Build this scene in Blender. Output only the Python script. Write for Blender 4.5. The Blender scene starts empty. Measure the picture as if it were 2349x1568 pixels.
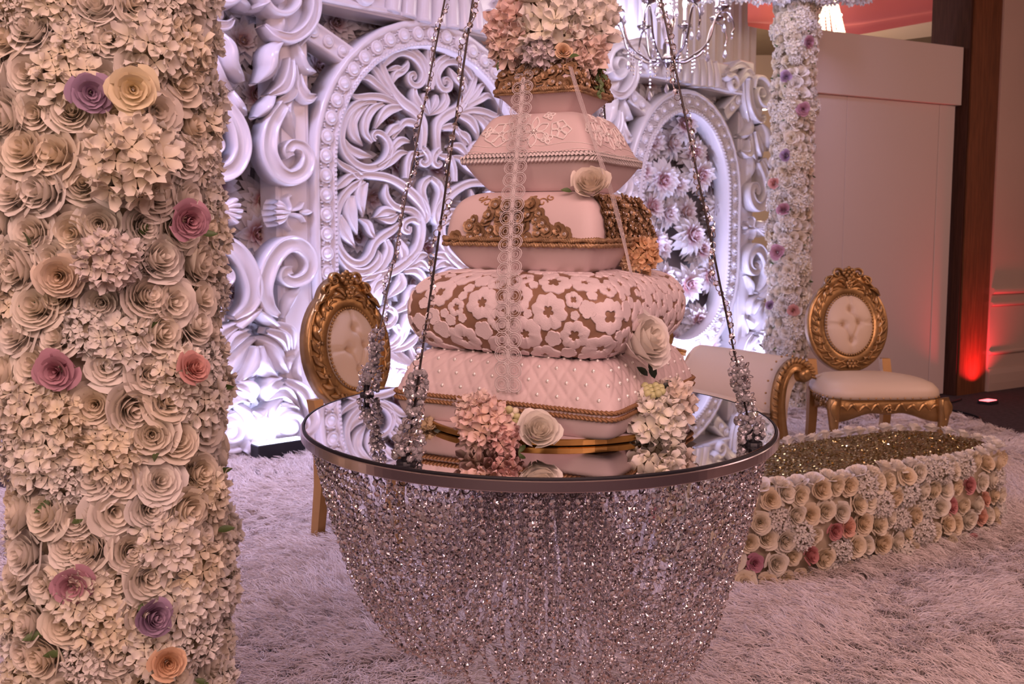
import bpy, math, random
import numpy as np
from mathutils import Vector, Matrix
D = bpy.data
SC = bpy.context.scene
COL = SC.collection
PI = math.pi
R = math.radians
# ------------------------------------------------------------------ camera, world, lights, exposure
FPX, CX, CY, PITCH, CAMH = 2150.0, 1174.5, 784.0, math.atan(199 / 2150.0), 1.2
cd = D.cameras.new('camera'); cam = D.objects.new('camera', cd); COL.objects.link(cam)
cam.location = (0, 0, CAMH); cam.rotation_euler = (R(90) - PITCH, 0, 0)
cd.sensor_width = 36.0; cd.lens = FPX * 36.0 / 2349.0
cd.dof.use_dof = True; cd.dof.focus_distance = 2.0; cd.dof.aperture_fstop = 9.0
SC.camera = cam
vs = SC.view_settings
vs.view_transform = 'Standard'; vs.look = 'None'; vs.exposure = 0.57; vs.gamma = 1.0; vs.use_curve_mapping = False
SC.cycles.caustics_reflective = False; SC.cycles.caustics_refractive = False
SC.cycles.max_bounces = 7; SC.cycles.diffuse_bounces = 3; SC.cycles.glossy_bounces = 4
SC.cycles.transmission_bounces = 4; SC.cycles.transparent_max_bounces = 14
SC.cycles.sample_clamp_indirect = 4.0
wd = D.worlds.new('world'); SC.world = wd; wd.use_nodes = True
wd.node_tree.nodes['Background'].inputs[0].default_value = (0.9, 0.55, 0.5, 1)
wd.node_tree.nodes['Background'].inputs[1].default_value = 0.12

def area(name, loc, target, size, power, color, sy=None, spread=None):
    l = D.lights.new(name, 'AREA'); l.energy = power; l.color = color
    l.size = size
    if sy: l.shape = 'RECTANGLE'; l.size_y = sy
    if spread: l.spread = spread
    o = D.objects.new(name, l); COL.objects.link(o); o.location = loc
    o.rotation_euler = (Vector(target) - Vector(loc)).to_track_quat('-Z', 'Y').to_euler()
    return o
WARM = (1.0, 0.585, 0.55)
area('ballroom_light', (0.6, -1.2, 3.7), (0.3, 3.2, 0.8), 4.0, 122, WARM, 2.4)
area('ballroom_light_side', (4.8, 3.0, 3.7), (1.4, 4.2, 0.6), 3.0, 58, (1.0, 0.585, 0.52), 3.0)
area('ballroom_light_left', (-3.4, 2.4, 3.7), (-0.5, 3.5, 0.7), 2.5, 38, (1.0, 0.62, 0.66), 2.5)
def lamp(name, loc, power, color, r):
    l = D.lights.new(name, 'POINT'); l.energy = power; l.color = color; l.shadow_soft_size = r
    o = D.objects.new(name, l); COL.objects.link(o); o.location = loc; return o
lamp('hall_fill', (-1.5, -1.6, 2.2), 66, (1, .67, .54), .45); lamp('hall_fill', (2.2, -1.6, 2.3), 30, WARM, .35)  # soft warm fill points added behind the camera, no fixtures
lamp('hall_fill', (5.4, 5.6, 2.9), 11, (1, .66, .52), .35); lamp('hall_fill', (2.6, 10.6, 2.5), 95, (1, .74, .56), .4)  # more added fill, for the right side and the far hall
WASH = (0.66, 0.60, 1.0)
area('backdrop_fill', (0.05, 4.55, 3.85), (-1.0, 6.1, 1.5), 1.6, 8, WASH, .6, R(115)); area('backdrop_fill', (1.75, 5.75, 3.85), (0.9, 7.6, 1.5), 1.6, 8, WASH, .6, R(90))  # cool fill added overhead to lift the backdrop, no lamp stands there
area('left_floor_fill', (-1.9, 3.3, 3.85), (-1.35, 4.8, .1), 1.0, 25, (.58, .55, 1.0), .6, R(100))  # lavender fill added for the rug on the left
LED = (0.60, 0.60, 1.0)

# ------------------------------------------------------------------ rays through the photograph, used to place things
_fw = Vector((0, math.cos(PITCH), -math.sin(PITCH))); _up = Vector((0, math.sin(PITCH), math.cos(PITCH)))
def ray(px, py): return _fw + Vector((1, 0, 0)) * ((px - CX) / FPX) + _up * ((CY - py) / FPX)
CAMP = Vector((0, 0, CAMH))
def at(px, py, Y): r = ray(px, py); return CAMP + r * (Y / r.y)
def atz(px, py, z=0.0): r = ray(px, py); return CAMP + r * ((z - CAMH) / r.z)

# ------------------------------------------------------------------ mesh helpers
class MB:
    def __init__(self): self.V = []; self.F = []; self.C = []; self.n = 0; self.col = False
    def add(self, V, F, col=None, mi=0):
        V = np.asarray(V, float).reshape(-1, 3)
        if isinstance(F, np.ndarray): Fs = [F]
        else:
            by = {}
            for f in F: by.setdefault(len(f), []).append(f)
            Fs = [np.array(a, int) for a in by.values()]
        for a in Fs: self.F.append((a + self.n, mi))
        if col is None: c = np.ones((len(V), 3))
        else:
            c = np.broadcast_to(np.asarray(col, float), (len(V), 3)); self.col = True
        self.C.append(c); self.V.append(V); self.n += len(V); return self
    def merge(self, V, F, M, col=None, mi=0):
        V = np.asarray(V, float); M = np.asarray(M, float)
        return self.add(V @ M[:3, :3].T + M[:3, 3], F, col, mi)
    def mesh(self, name, mats, smooth=True):
        me = D.meshes.new(name); V = np.concatenate(self.V)
        me.vertices.add(len(V)); me.vertices.foreach_set('co', V.astype(np.float32).ravel())
        idx = np.concatenate([a.ravel() for a, _ in self.F]); sz = np.concatenate([np.full(len(a), a.shape[1]) for a, _ in self.F])
        mi = np.concatenate([np.full(len(a), m) for a, m in self.F])
        me.loops.add(len(idx)); me.loops.foreach_set('vertex_index', idx.astype(np.int32))
        me.polygons.add(len(sz)); st = np.concatenate([[0], np.cumsum(sz)[:-1]])
        me.polygons.foreach_set('loop_start', st.astype(np.int32))
        me.polygons.foreach_set('material_index', mi.astype(np.int32))
        me.polygons.foreach_set('use_smooth', np.full(len(sz), bool(smooth)))
        if self.col:
            at_ = me.color_attributes.new('Col', 'FLOAT_COLOR', 'POINT')
            c = np.concatenate(self.C); c = np.concatenate([c, np.ones((len(c), 1))], 1)
            at_.data.foreach_set('color', c.astype(np.float32).ravel())
        for m in (mats if isinstance(mats, (list, tuple)) else [mats]): me.materials.append(m)
        me.update(calc_edges=True); me.validate()
        return me
    def build(self, name, mats, parent=None, smooth=True, M=None):
        return obj(name, self.mesh(name, mats, smooth), parent, M)
def obj(name, me, parent=None, M=None, color=None):
    o = D.objects.new(name, me); COL.objects.link(o)
    if parent is not None: o.parent = parent
    if M is not None: o.matrix_local = M
    if color is not None: o.color = (*color, 1)
    return o
def thing(name, label, cat, loc=(0, 0, 0), rot=(0, 0, 0), group=None, M=None):
    o = D.objects.new(name, None); COL.objects.link(o); o.empty_display_size = 0.05
    if M is not None: o.matrix_world = M
    else: o.location = loc; o.rotation_euler = rot
    return tag(o, label, cat, group)
def tag(o, label, cat, group=None):
    o['label'] = label; o['category'] = cat
    if group: o['group'] = group
    return o
def struct(o): o['kind'] = 'structure'; return o
def stuff(o): o['kind'] = 'stuff'; return o

def gridF(nu, nv, cu=False, cv=False):
    i = np.arange(nu if cu else nu - 1)[:, None]; j = np.arange(nv if cv else nv - 1)[None, :]
    i2 = (i + 1) % nu; j2 = (j + 1) % nv
    return np.stack([a.ravel() for a in np.broadcast_arrays(i * nv + j, i2 * nv + j, i2 * nv + j2, i * nv + j2)], -1)
def sphere(nu=8, nv=6, r=1.0):
    V = []; 
    for i in range(1, nv):
        t = PI * i / nv
        for k in range(nu): V.append((math.sin(t) * math.cos(2 * PI * k / nu), math.sin(t) * math.sin(2 * PI * k / nu), math.cos(t)))
    F = [tuple(q) for q in gridF(nv - 1, nu, False, True)]
    F = [f[::-1] for f in F]
    a = len(V); V += [(0, 0, 1), (0, 0, -1)]
    for k in range(nu): F.append((a, k, (k + 1) % nu)); F.append((a + 1, (nv - 2) * nu + (k + 1) % nu, (nv - 2) * nu + k))
    return np.array(V) * r, F
def box(x0, x1, y0, y1, z0, z1):
    V = [(x, y, z) for x in (x0, x1) for y in (y0, y1) for z in (z0, z1)]
    return V, [(0, 1, 3, 2), (4, 6, 7, 5), (0, 4, 5, 1), (2, 3, 7, 6), (0, 2, 6, 4), (1, 5, 7, 3)]
def bbox(x0, x1, y0, y1, z0, z1, b=0.005):
    """box with chamfered edges"""
    bm_v = []; F = []
    xs = (x0, x1); ys = (y0, y1); zs = (z0, z1)
    idx = {}
    for i in (0, 1):
        for j in (0, 1):
            for k in (0, 1):
                sx, sy, sz = (1 - 2 * i), (1 - 2 * j), (1 - 2 * k)
                for ax in range(3):
                    p = [xs[i] + sx * b, ys[j] + sy * b, zs[k] + sz * b]; p[ax] -= (sx, sy, sz)[ax] * b
                    idx[i, j, k, ax] = len(bm_v); bm_v.append(p)
                F.append((idx[i, j, k, 0], idx[i, j, k, 1], idx[i, j, k, 2]))
    for ax in range(3):
        o = [a for a in range(3) if a != ax]
        for s in (0, 1):
            q = []
            for c in ((0, 0), (1, 0), (1, 1), (0, 1)):
                key = [0, 0, 0]; key[ax] = s; key[o[0]] = c[0]; key[o[1]] = c[1]; q.append(idx[(*key, ax)])
            F.append(tuple(q))
    for ax in range(3):
        o = [a for a in range(3) if a != ax]
        for c in ((0, 0), (1, 0), (1, 1), (0, 1)):
            k0 = [0, 0, 0]; k0[o[0]] = c[0]; k0[o[1]] = c[1]; k1 = list(k0); k1[ax] = 1
            F.append((idx[(*k0, o[0])], idx[(*k1, o[0])], idx[(*k1, o[1])], idx[(*k0, o[1])]))
    return bm_v, F
def cr(P, n=6, closed=False):
    """Catmull-Rom through control rows (any number of columns)"""
    P = np.asarray(P, float); m = len(P)
    if closed: G = lambda i: P[i % m]
    else: G = lambda i: P[min(max(i, 0), m - 1)] if 0 <= i < m else (2 * P[0] - P[1] if i < 0 else 2 * P[-1] - P[-2])
    out = []
    for i in range(m if closed else m - 1):
        a, b, c, d = G(i - 1), G(i), G(i + 1), G(i + 2)
        for k in range(n):
            t = k / n
            out.append(.5 * (2 * b + (c - a) * t + (2 * a - 5 * b + 4 * c - d) * t * t + (3 * b - a - 3 * c + d) * t ** 3))
    if not closed: out.append(P[-1])
    return np.array(out)
def tube(path, rad, ns=6, closed=False, cap=True, up=(0, 0, 1)):
    P = np.asarray(path, float); n = len(P); rad = np.broadcast_to(np.asarray(rad, float), (n,))
    T = np.gradient(P, axis=0) if not closed else (np.roll(P, -1, 0) - np.roll(P, 1, 0))
    T /= np.linalg.norm(T, axis=1)[:, None] + 1e-12
    u = np.array(up, float)
    if abs(T[0] @ u) > .9: u = np.array((1., 0, 0)) if abs(T[0][0]) < .9 else np.array((0, 1., 0))
    N = np.zeros_like(P); v = u - T[0] * (u @ T[0]); v /= np.linalg.norm(v)
    for i in range(n):
        v = v - T[i] * (v @ T[i]); v /= np.linalg.norm(v) + 1e-12; N[i] = v
    B = np.cross(T, N); a = np.arange(ns) * 2 * PI / ns
    V = P[:, None] + rad[:, None, None] * (N[:, None] * np.cos(a)[None, :, None] + B[:, None] * np.sin(a)[None, :, None])
    F = [tuple(q) for q in gridF(n, ns, closed, True)]
    V = V.reshape(-1, 3)
    if cap and not closed: F.append(tuple(range(ns))[::-1]); F.append(tuple((n - 1) * ns + k for k in range(ns)))
    return V, F
def lathe(prof, n=24, cap=True):
    """profile rows (r,z) turned round z"""
    P = np.asarray(prof, float); a = np.arange(n) * 2 * PI / n
    V = np.stack([P[:, None, 0] * np.cos(a), P[:, None, 0] * np.sin(a), np.broadcast_to(P[:, None, 1], (len(P), n))], -1)
    F = [tuple(q) for q in gridF(len(P), n, False, True)]
    if cap: F.append(tuple(range(n))[::-1]); F.append(tuple((len(P) - 1) * n + k for k in range(n)))
    return V.reshape(-1, 3), F
PROF_GROOVE = [(-1, 0), (-1, .62), (-.86, .93), (-.62, 1), (-.4, .8), (-.12, .72), (.12, .72), (.4, .8), (.62, 1), (.86, .93), (1, .62), (1, 0)]
PROF_RIDGE = [(-1, 0), (-1, .45), (-.8, .62), (-.35, .72), (0, 1), (.35, .72), (.8, .62), (1, .45), (1, 0)]
PROF_FLAT = [(-1, 0), (-1, .78), (-.88, 1), (-.70, .97), (-.62, .90), (.62, .90), (.70, .97), (.88, 1), (1, .78), (1, 0)]
PROF_ROUND = [(-1, 0), (-1, .4), (-.8, .75), (-.45, .95), (0, 1), (.45, .95), (.8, .75), (1, .4), (1, 0)]
def stroke(pts, depth, prof=PROF_GROOVE, n=6, back=True):
    """carved stroke: rows (u, v, half width) in a panel plane -> V (u, -height, v); it sits on y=0 and stands out towards -y"""
    P = cr(pts, n); uv = P[:, :2]; w = np.maximum(P[:, 2], .0008)
    T = np.gradient(uv, axis=0); T /= np.linalg.norm(T, axis=1)[:, None] + 1e-9
    N = np.stack([-T[:, 1], T[:, 0]], -1)
    pr = np.array(prof); wm = w.max(); hs = np.clip(.35 + .65 * np.sqrt(w / wm), 0, 1)
    x = uv[:, None, :] + N[:, None, :] * (w[:, None] * pr[None, :, 0])[..., None]
    y = -depth * hs[:, None] * pr[None, :, 1]
    V = np.concatenate([x[..., :1], y[..., None], x[..., 1:]], -1)
    m = len(pr); n_ = len(P)
    F = [tuple(q) for q in gridF(n_, m)]
    for i in range(n_ - 1): F.append((i * m, i * m + m - 1, (i + 1) * m + m - 1, (i + 1) * m))
    F.append(tuple(range(m))[::-1]); F.append(tuple((n_ - 1) * m + k for k in range(m)))
    return V.reshape(-1, 3), F
def spiral(c, r0, r1, a0, turns, w0, w1, n=14):
    return [(c[0] + (r0 + (r1 - r0) * (k / (n - 1)) ** .8) * math.cos(a0 + turns * 2 * PI * k / (n - 1)),
             c[1] + (r0 + (r1 - r0) * (k / (n - 1)) ** .8) * math.sin(a0 + turns * 2 * PI * k / (n - 1)),
             w0 + (w1 - w0) * k / (n - 1)) for k in range(n)]
def frameM(p, z, x=None):
    """matrix at p with local z along z"""
    z = Vector(z).normalized(); x = Vector(x) if x is not None else (Vector((0, 0, 1)) if abs(z.z) < .9 else Vector((1, 0, 0)))
    x = (x - z * x.dot(z)).normalized(); y = z.cross(x)
    return Matrix(((x.x, y.x, z.x, p[0]), (x.y, y.y, z.y, p[1]), (x.z, y.z, z.z, p[2]), (0, 0, 0, 1)))

# ------------------------------------------------------------------ materials
def mat(name, color, rough=.5, metal=0, noise=None, bump=None, coat=0, spec=.5, sheen=0, emit=None, trans=0, attr=False, alpha=1):
    m = D.materials.new(name); m.use_nodes = True; nt = m.node_tree; b = nt.nodes['Principled BSDF']; L = nt.links
    b.inputs['Base Color'].default_value = (*color, 1); b.inputs['Roughness'].default_value = rough
    b.inputs['Metallic'].default_value = metal; b.inputs['Coat Weight'].default_value = coat
    b.inputs['Specular IOR Level'].default_value = spec; b.inputs['Sheen Weight'].default_value = sheen
    b.inputs['Alpha'].default_value = alpha
    tc = nt.nodes.new('ShaderNodeTexCoord')
    if noise:
        sc, amt = noise[0], noise[1]
        nz = nt.nodes.new('ShaderNodeTexNoise'); nz.inputs['Scale'].default_value = sc; nz.inputs['Detail'].default_value = 4
        mp = nt.nodes.new('ShaderNodeMapping'); 
        if len(noise) > 2: mp.inputs['Scale'].default_value = noise[2]
        L.new(tc.outputs['Object'], mp.inputs[0]); L.new(mp.outputs[0], nz.inputs[0])
        rp = nt.nodes.new('ShaderNodeValToRGB'); rp.color_ramp.elements[0].position = .3; rp.color_ramp.elements[1].position = .7
        rp.color_ramp.elements[0].color = tuple(c * (1 - amt) for c in color) + (1,)
        rp.color_ramp.elements[1].color = tuple(min(1, c * (1 + amt)) for c in color) + (1,)
        L.new(nz.outputs[0], rp.inputs[0]); L.new(rp.outputs[0], b.inputs['Base Color'])
    if bump:
        nb = nt.nodes.new('ShaderNodeTexNoise'); nb.inputs['Scale'].default_value = bump[0]; nb.inputs['Detail'].default_value = 3
        L.new(tc.outputs['Object'], nb.inputs[0])
        bp = nt.nodes.new('ShaderNodeBump'); bp.inputs['Strength'].default_value = bump[1]; bp.inputs['Distance'].default_value = bump[2]
        L.new(nb.outputs[0], bp.inputs['Height']); L.new(bp.outputs[0], b.inputs['Normal'])
    if emit: b.inputs['Emission Color'].default_value = (*emit[:3], 1); b.inputs['Emission Strength'].default_value = emit[3]
    if trans: b.inputs['Transmission Weight'].default_value = trans
    return m
def petal_mat(name, rough=.75):
    m = D.materials.new(name); m.use_nodes = True; nt = m.node_tree; b = nt.nodes['Principled BSDF']; L = nt.links
    at_ = nt.nodes.new('ShaderNodeAttribute'); at_.attribute_name = 'Col'
    oi = nt.nodes.new('ShaderNodeObjectInfo')
    mx = nt.nodes.new('ShaderNodeMix'); mx.data_type = 'RGBA'; mx.blend_type = 'MULTIPLY'; mx.inputs[0].default_value = 1
    L.new(at_.outputs['Color'], mx.inputs[6]); L.new(oi.outputs['Color'], mx.inputs[7])
    L.new(mx.outputs[2], b.inputs['Base Color']); b.inputs['Roughness'].default_value = rough; b.inputs['Specular IOR Level'].default_value = .2
    tr = nt.nodes.new('ShaderNodeBsdfTranslucent'); L.new(mx.outputs[2], tr.inputs[0])
    ms = nt.nodes.new('ShaderNodeMixShader'); ms.inputs[0].default_value = .13
    out = nt.nodes['Material Output']; L.new(b.outputs[0], ms.inputs[1]); L.new(tr.outputs[0], ms.inputs[2]); L.new(ms.outputs[0], out.inputs[0])
    return m
def crystal_mat(name, tint=(.95, .95, 1), tr=.74, gl=.5, rough=.04):
    m = D.materials.new(name); m.use_nodes = True; nt = m.node_tree; L = nt.links; nt.nodes.remove(nt.nodes['Principled BSDF'])
    g = nt.nodes.new('ShaderNodeBsdfGlossy'); g.inputs[0].default_value = (*tint, 1); g.inputs['Roughness'].default_value = rough
    t = nt.nodes.new('ShaderNodeBsdfTransparent'); t.inputs[0].default_value = (.97, .96, .98, 1)
    r = nt.nodes.new('ShaderNodeBsdfRefraction'); r.inputs[0].default_value = (*tint, 1); r.inputs['IOR'].default_value = 1.5; r.inputs['Roughness'].default_value = .02
    a = nt.nodes.new('ShaderNodeMixShader'); a.inputs[0].default_value = tr; L.new(r.outputs[0], a.inputs[1]); L.new(t.outputs[0], a.inputs[2])
    fr = nt.nodes.new('ShaderNodeLayerWeight'); fr.inputs[0].default_value = gl
    df = nt.nodes.new('ShaderNodeBsdfDiffuse'); df.inputs[0].default_value = (.95, .92, .95, 1); a2 = nt.nodes.new('ShaderNodeMixShader'); a2.inputs[0].default_value = .3; L.new(a.outputs[0], a2.inputs[1]); L.new(df.outputs[0], a2.inputs[2]); a = a2
    b = nt.nodes.new('ShaderNodeMixShader'); L.new(fr.outputs['Fresnel'], b.inputs[0]); L.new(a.outputs[0], b.inputs[1]); L.new(g.outputs[0], b.inputs[2])
    L.new(b.outputs[0], nt.nodes['Material Output'].inputs[0]); return m
M_PETAL = petal_mat('petal')
M_PEARLWHITE = mat('pearl_white_paint', (.82, .78, .80), .30, coat=.5, bump=(14, .12, .01))
M_GOLD = mat('carved_gold', (.46, .285, .115), .32, metal=.8, noise=(9, .35), bump=(60, .25, .004))
M_GOLDP = mat('plain_gold_paint', (.52, .30, .11), .42, metal=.5, noise=(5, .15))
M_CREAM = mat('cream_leatherette', (.76, .61, .44), .42, bump=(220, .08, .001))
M_LEAF = mat('leaf_green', (.10, .16, .05), .5, noise=(40, .3))
M_DKLEAF = mat('dark_leaf', (.02, .035, .02), .4)
M_CHROME = mat('brushed_chrome', (.86, .82, .88), .22, metal=1, bump=(30, .05, .002))
M_MIRROR = mat('mirror_glass', (.90, .89, .90), .015, metal=1)
M_BLACK = mat('black_plastic', (.012, .012, .018), .45)
M_WIRE = mat('dark_steel', (.10, .085, .085), .35, metal=.9)
M_CRYSTAL = crystal_mat('crystal')
M_RING = mat('chrome_ring', (.78, .74, .76), .25, metal=1)
M_PEARL = mat('pearl', (.90, .85, .82), .16, metal=.35, coat=.6)
M_ICING = mat('blush_sugar_paste', (.77, .625, .62), .55, bump=(160, .04, .001), sheen=.1)
M_GOLDICING = mat('gold_sugar_paste', (.43, .275, .15), .42, metal=.3, noise=(60, .35))
M_BRONZE = mat('bronze_sugar_paste', (.32, .185, .115), .45, metal=.15, noise=(25, .15))
M_LACEICING = mat('lace_sugar_paste', (.88, .76, .78), .7, bump=(420, .35, .002))
M_WHITE = mat('white_paint', (.66, .55, .49), .6, bump=(3, .02, .01))
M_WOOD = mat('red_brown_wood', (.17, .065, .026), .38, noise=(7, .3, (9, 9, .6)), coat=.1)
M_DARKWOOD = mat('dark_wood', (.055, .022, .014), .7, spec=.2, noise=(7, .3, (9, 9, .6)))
M_CARPET = mat('dark_carpet', (.055, .035, .04), .95, noise=(30, .4), bump=(300, .5, .004))
M_WALL = mat('cream_wall', (.58, .44, .36), .7, noise=(1.2, .04), bump=(80, .03, .002))
M_WALLPALE = mat('pale_wall', (.78, .68, .70), .7, noise=(1.2, .04))
M_CEIL = mat('brown_ceiling', (.30, .22, .15), .8, noise=(2, .06))
# ------------------------------------------------------------------ the hall
def wallbox(name, a, b, z0, z1, th, m, away):
    """upright slab whose face runs from a to b; the thickness goes towards `away`"""
    a = Vector((a[0], a[1], 0)); b = Vector((b[0], b[1], 0)); d = (b - a).normalized(); n = Vector((-d.y, d.x, 0))
    if n.dot(Vector((away[0], away[1], 0)) - a) < 0: n = -n
    V = []
    for p in (a, b, b + n * th, a + n * th):
        V.append((p.x, p.y, z0)); V.append((p.x, p.y, z1))
    mb = MB(); mb.add(V, [(0, 2, 3, 1), (2, 4, 5, 3), (4, 6, 7, 5), (6, 0, 1, 7), (1, 3, 5, 7), (0, 6, 4, 2)])
    return struct(mb.build(name, m, smooth=False))
ZC = 4.0
mb = MB(); mb.add(*box(-6, 8, -4.2, 13.8, -.15, 0)); struct(mb.build('floor', M_CARPET, smooth=False))
mb = MB(); mb.add(*box(-6, 8, -4.2, 13.8, ZC, ZC + .12)); struct(mb.build('ceiling', M_CEIL, smooth=False))
wallbox('wall_back', (-6, 13.5), (8, 13.5), 0, ZC, .2, M_WALL, (0, 20))
wallbox('wall_left', (-5.8, -4), (-5.8, 13.5), 0, ZC, .2, M_WALLPALE, (-20, 0))
wallbox('wall_front', (-6, -4), (8, -4), 0, ZC, .2, M_WALLPALE, (0, -20))
ra = atz(2263, 897.5); rb = atz(2349, 885.6); rd = (rb - ra).normalized()
wr = wallbox('wall_right', ra, ra + rd * 3.6, 0, ZC, .15, M_WALL, (4, 20))
wn = Vector((rd.y, -rd.x, 0))
k = 1
for z0, z1, out in ((.86, .915, .03), (.755, .79, .022), (.325, .36, .022), (0, .2, .02)):
    a = ra + wn * out; mb = MB()
    V = []
    for p in (ra + wn * .001, ra + rd * 3.5 + wn * .001):
        for o_, z in ((0, z0), (out * .6, z0), (out, z0 + (z1 - z0) * .35), (out, z0 + (z1 - z0) * .75), (out * .5, z1), (0, z1)):
            q = p + wn * o_; V.append((q.x, q.y, z))
    mb.add(V, [tuple(f) for f in gridF(2, 6)] + [tuple(range(6)), tuple(range(6, 12))[::-1]])
    o = mb.build('trim_%d' % k if z0 > 0 else 'baseboard_right', M_WALL, smooth=False); struct(o); k += 1
wallbox('wall_far_right', (7.6, -4), (7.6, 13.5), 0, ZC, .2, M_WALL, (20, 0))
# ceiling soffit and its one visible downlight
a = at(1860, 119, 11.6); b = at(2200, 75, 10.6); dd = (b - a).normalized(); n2 = Vector((-dd.y, dd.x, 0)).normalized()
zz = (a.z + b.z) / 2; V = []
for p in (a, b):
    for z, o_ in ((p.z, 0), (ZC, 0), (ZC, -.5), (p.z + .02, -.5)): V.append((p.x + n2.x * o_, p.y + n2.y * o_, z))
mb = MB(); mb.add(V, [tuple(f) for f in gridF(2, 4, False, True)] + [(0, 1, 2, 3), (7, 6, 5, 4)])
struct(mb.build('trim_4', mat('beige_soffit', (.62, .46, .33), .7), smooth=False))
p = atz(2068, 101, ZC); dl = thing('downlight', 'small round white downlight set in the brown ceiling', 'ceiling light', p)
mb = MB(); mb.add(*lathe([(.115, 0), (.125, -.012), (.095, -.02), (.085, -.008)], 20, False)); mb.build('ring', M_CHROME, dl)
mb = MB(); mb.add(*lathe([(.001, -.006), (.085, -.008), (.085, -.0005), (.001, -.0005)], 20)); mb.build('lamp', mat('lamp_glow', (1, .9, .8), emit=(1, .9, .8, 30)), dl)

# wood pillar with its red uplight
C0 = atz(2193, 908); C1 = atz(2262, 897); fx = (C1 - C0).normalized(); fy = Vector((-fx.y, fx.x, 0)); wdt = (C1 - C0).length
pl = thing('wood_pillar', 'tall red brown wooden pillar washed with red light at its foot', 'pillar', C0, (0, 0, math.atan2(fx.y, fx.x)))
pl['kind'] = 'structure'
mb = MB(); c = .03
prof = [(c, 0), (wdt * .5, -.012), (wdt - c, 0), (wdt - .008, .008), (wdt, c), (wdt, .34), (.03, .34), (.03, .03)]
V = [(x, y, z) for z in (0, ZC) for x, y in prof]; m = len(prof)
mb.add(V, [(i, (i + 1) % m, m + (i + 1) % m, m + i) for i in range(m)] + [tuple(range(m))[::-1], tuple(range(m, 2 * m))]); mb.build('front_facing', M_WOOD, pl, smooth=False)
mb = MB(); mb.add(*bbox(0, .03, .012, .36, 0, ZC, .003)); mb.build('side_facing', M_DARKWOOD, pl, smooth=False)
def led_bar(name, label, loc, rz, L, m, color, power, group=None, h=.075):
    t = thing(name, label, 'uplight', loc, (0, 0, rz), group)
    mb = MB(); mb.add(*bbox(-L / 2, L / 2, -.05, .05, 0, h, .006)); mb.add(*bbox(-L / 2 + .02, L / 2 - .02, -.058, .058, 0, .018, .003)); mb.build('housing', M_BLACK, t, smooth=False)
    mb = MB(); mb.add(*bbox(-L / 2 + .008, L / 2 - .008, -.038, .038, h - .002, h + .005, .002)); mb.build('lens', m, t, smooth=False)
    return t
M_LEDW = mat('led_lens_white', (1, 1, 1), emit=(.62, .62, 1, 14))
M_LEDR = mat('led_lens_red', (1, .2, .2), emit=(1, .13, .15, 2.6))
pr = atz(2266, 925)
led_bar('floor_uplight', 'small red glowing floor uplight before the wooden pillar', pr, math.atan2(fx.y, fx.x), .15, M_LEDR, None, 0, h=.025)
pq = C0 + fx * (wdt * .50) - fy * .16
la = area('red_uplight_beam', (pq.x, pq.y, .06), (C0.x + fx.x * wdt * .55, C0.y + fx.y * wdt * .55, 2.2), .07, 5.5, (1, .03, .055), spread=R(130))

# white partition: header over folding panels
PA = at(1862, 500, 7.38); PB = at(2190, 500, 8.0); PA.z = PB.z = 0; pd = (PB - PA).normalized(); plen = (PB - PA).length
pt = thing('partition_screen', 'white folding partition with a deep header beside the pillar', 'partition', PA, (0, 0, math.atan2(pd.y, pd.x)))
mb = MB(); mb.add(*bbox(-.25, plen, -.02, .10, 2.445, 2.92, .004)); mb.build('header', M_WHITE, pt, smooth=False)
xs = [-.25, .335, plen * .865, plen - .03]
for i in range(3):
    mb = MB(); mb.add(*bbox(xs[i] + .002, xs[i + 1] - .002, .012 + .002 * (i % 2), .07, .012, 2.445, .004)); mb.build('panel', M_WHITE, pt, smooth=False)

# red drape under the ceiling
rows = []
lo = [(1716, 60, 9.4), (1770, 70, 9.5), (1870, 80, 9.6), (1960, 80, 9.7), (2060, 63, 9.8), (2200, 38, 9.9)]
up = [(1716, -40, 9.0), (1770, -50, 8.9), (1870, -50, 9.0), (1960, -60, 9.0), (2060, -70, 9.1), (2200, -90, 9.2)]
A = cr([list(at(*q)) for q in lo], 6); B = cr([list(at(*q)) for q in up], 6); G = []
for j in range(13):
    t = j / 12; r_ = A * (1 - t) + B * t; r_[:, 2] += .05 * math.sin(t * PI * 3) - .10 * math.sin(t * PI); G.append(r_)
G = np.array(G); mb = MB(); mb.add(G, gridF(G.shape[0], G.shape[1]))
mb.add(G + np.array((0, .012, .012)), gridF(G.shape[0], G.shape[1])[:, ::-1])
tag(mb.build('ceiling_drape', mat('coral_fabric', (.80, .20, .16), .8)), 'coral red fabric swag hung below the ceiling', 'drape')
# distant crystal ceiling lamp
cl = thing('crystal_lamp', 'sparkling tiered crystal ceiling lamp behind the far flower column', 'lamp', at(1878, -60, 8.6))
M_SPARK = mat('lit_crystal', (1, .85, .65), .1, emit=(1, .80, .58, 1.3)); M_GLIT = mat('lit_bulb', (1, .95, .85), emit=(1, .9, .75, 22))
mb = MB(); mb.add(*lathe([(.02, .9), (.02, .0), (.12, 0), (.13, -.03)], 16)); mb.build('canopy', M_CHROME, cl)
rng = random.Random(5)
for i in range(26):
    a = 2 * PI * i / 26; mb = MB(); S = sphere(6, 4)
    for k in range(22):
        t = k / 21; r_ = .10 + .15 * t
        mb.merge(S[0], S[1], Matrix.Translation((r_ * math.cos(a), r_ * math.sin(a), -.03 - .58 * t)) @ Matrix.Diagonal((.016, .016, .018, 1)))
    stuff(mb.build('crystal_strand', M_SPARK, cl))
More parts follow.
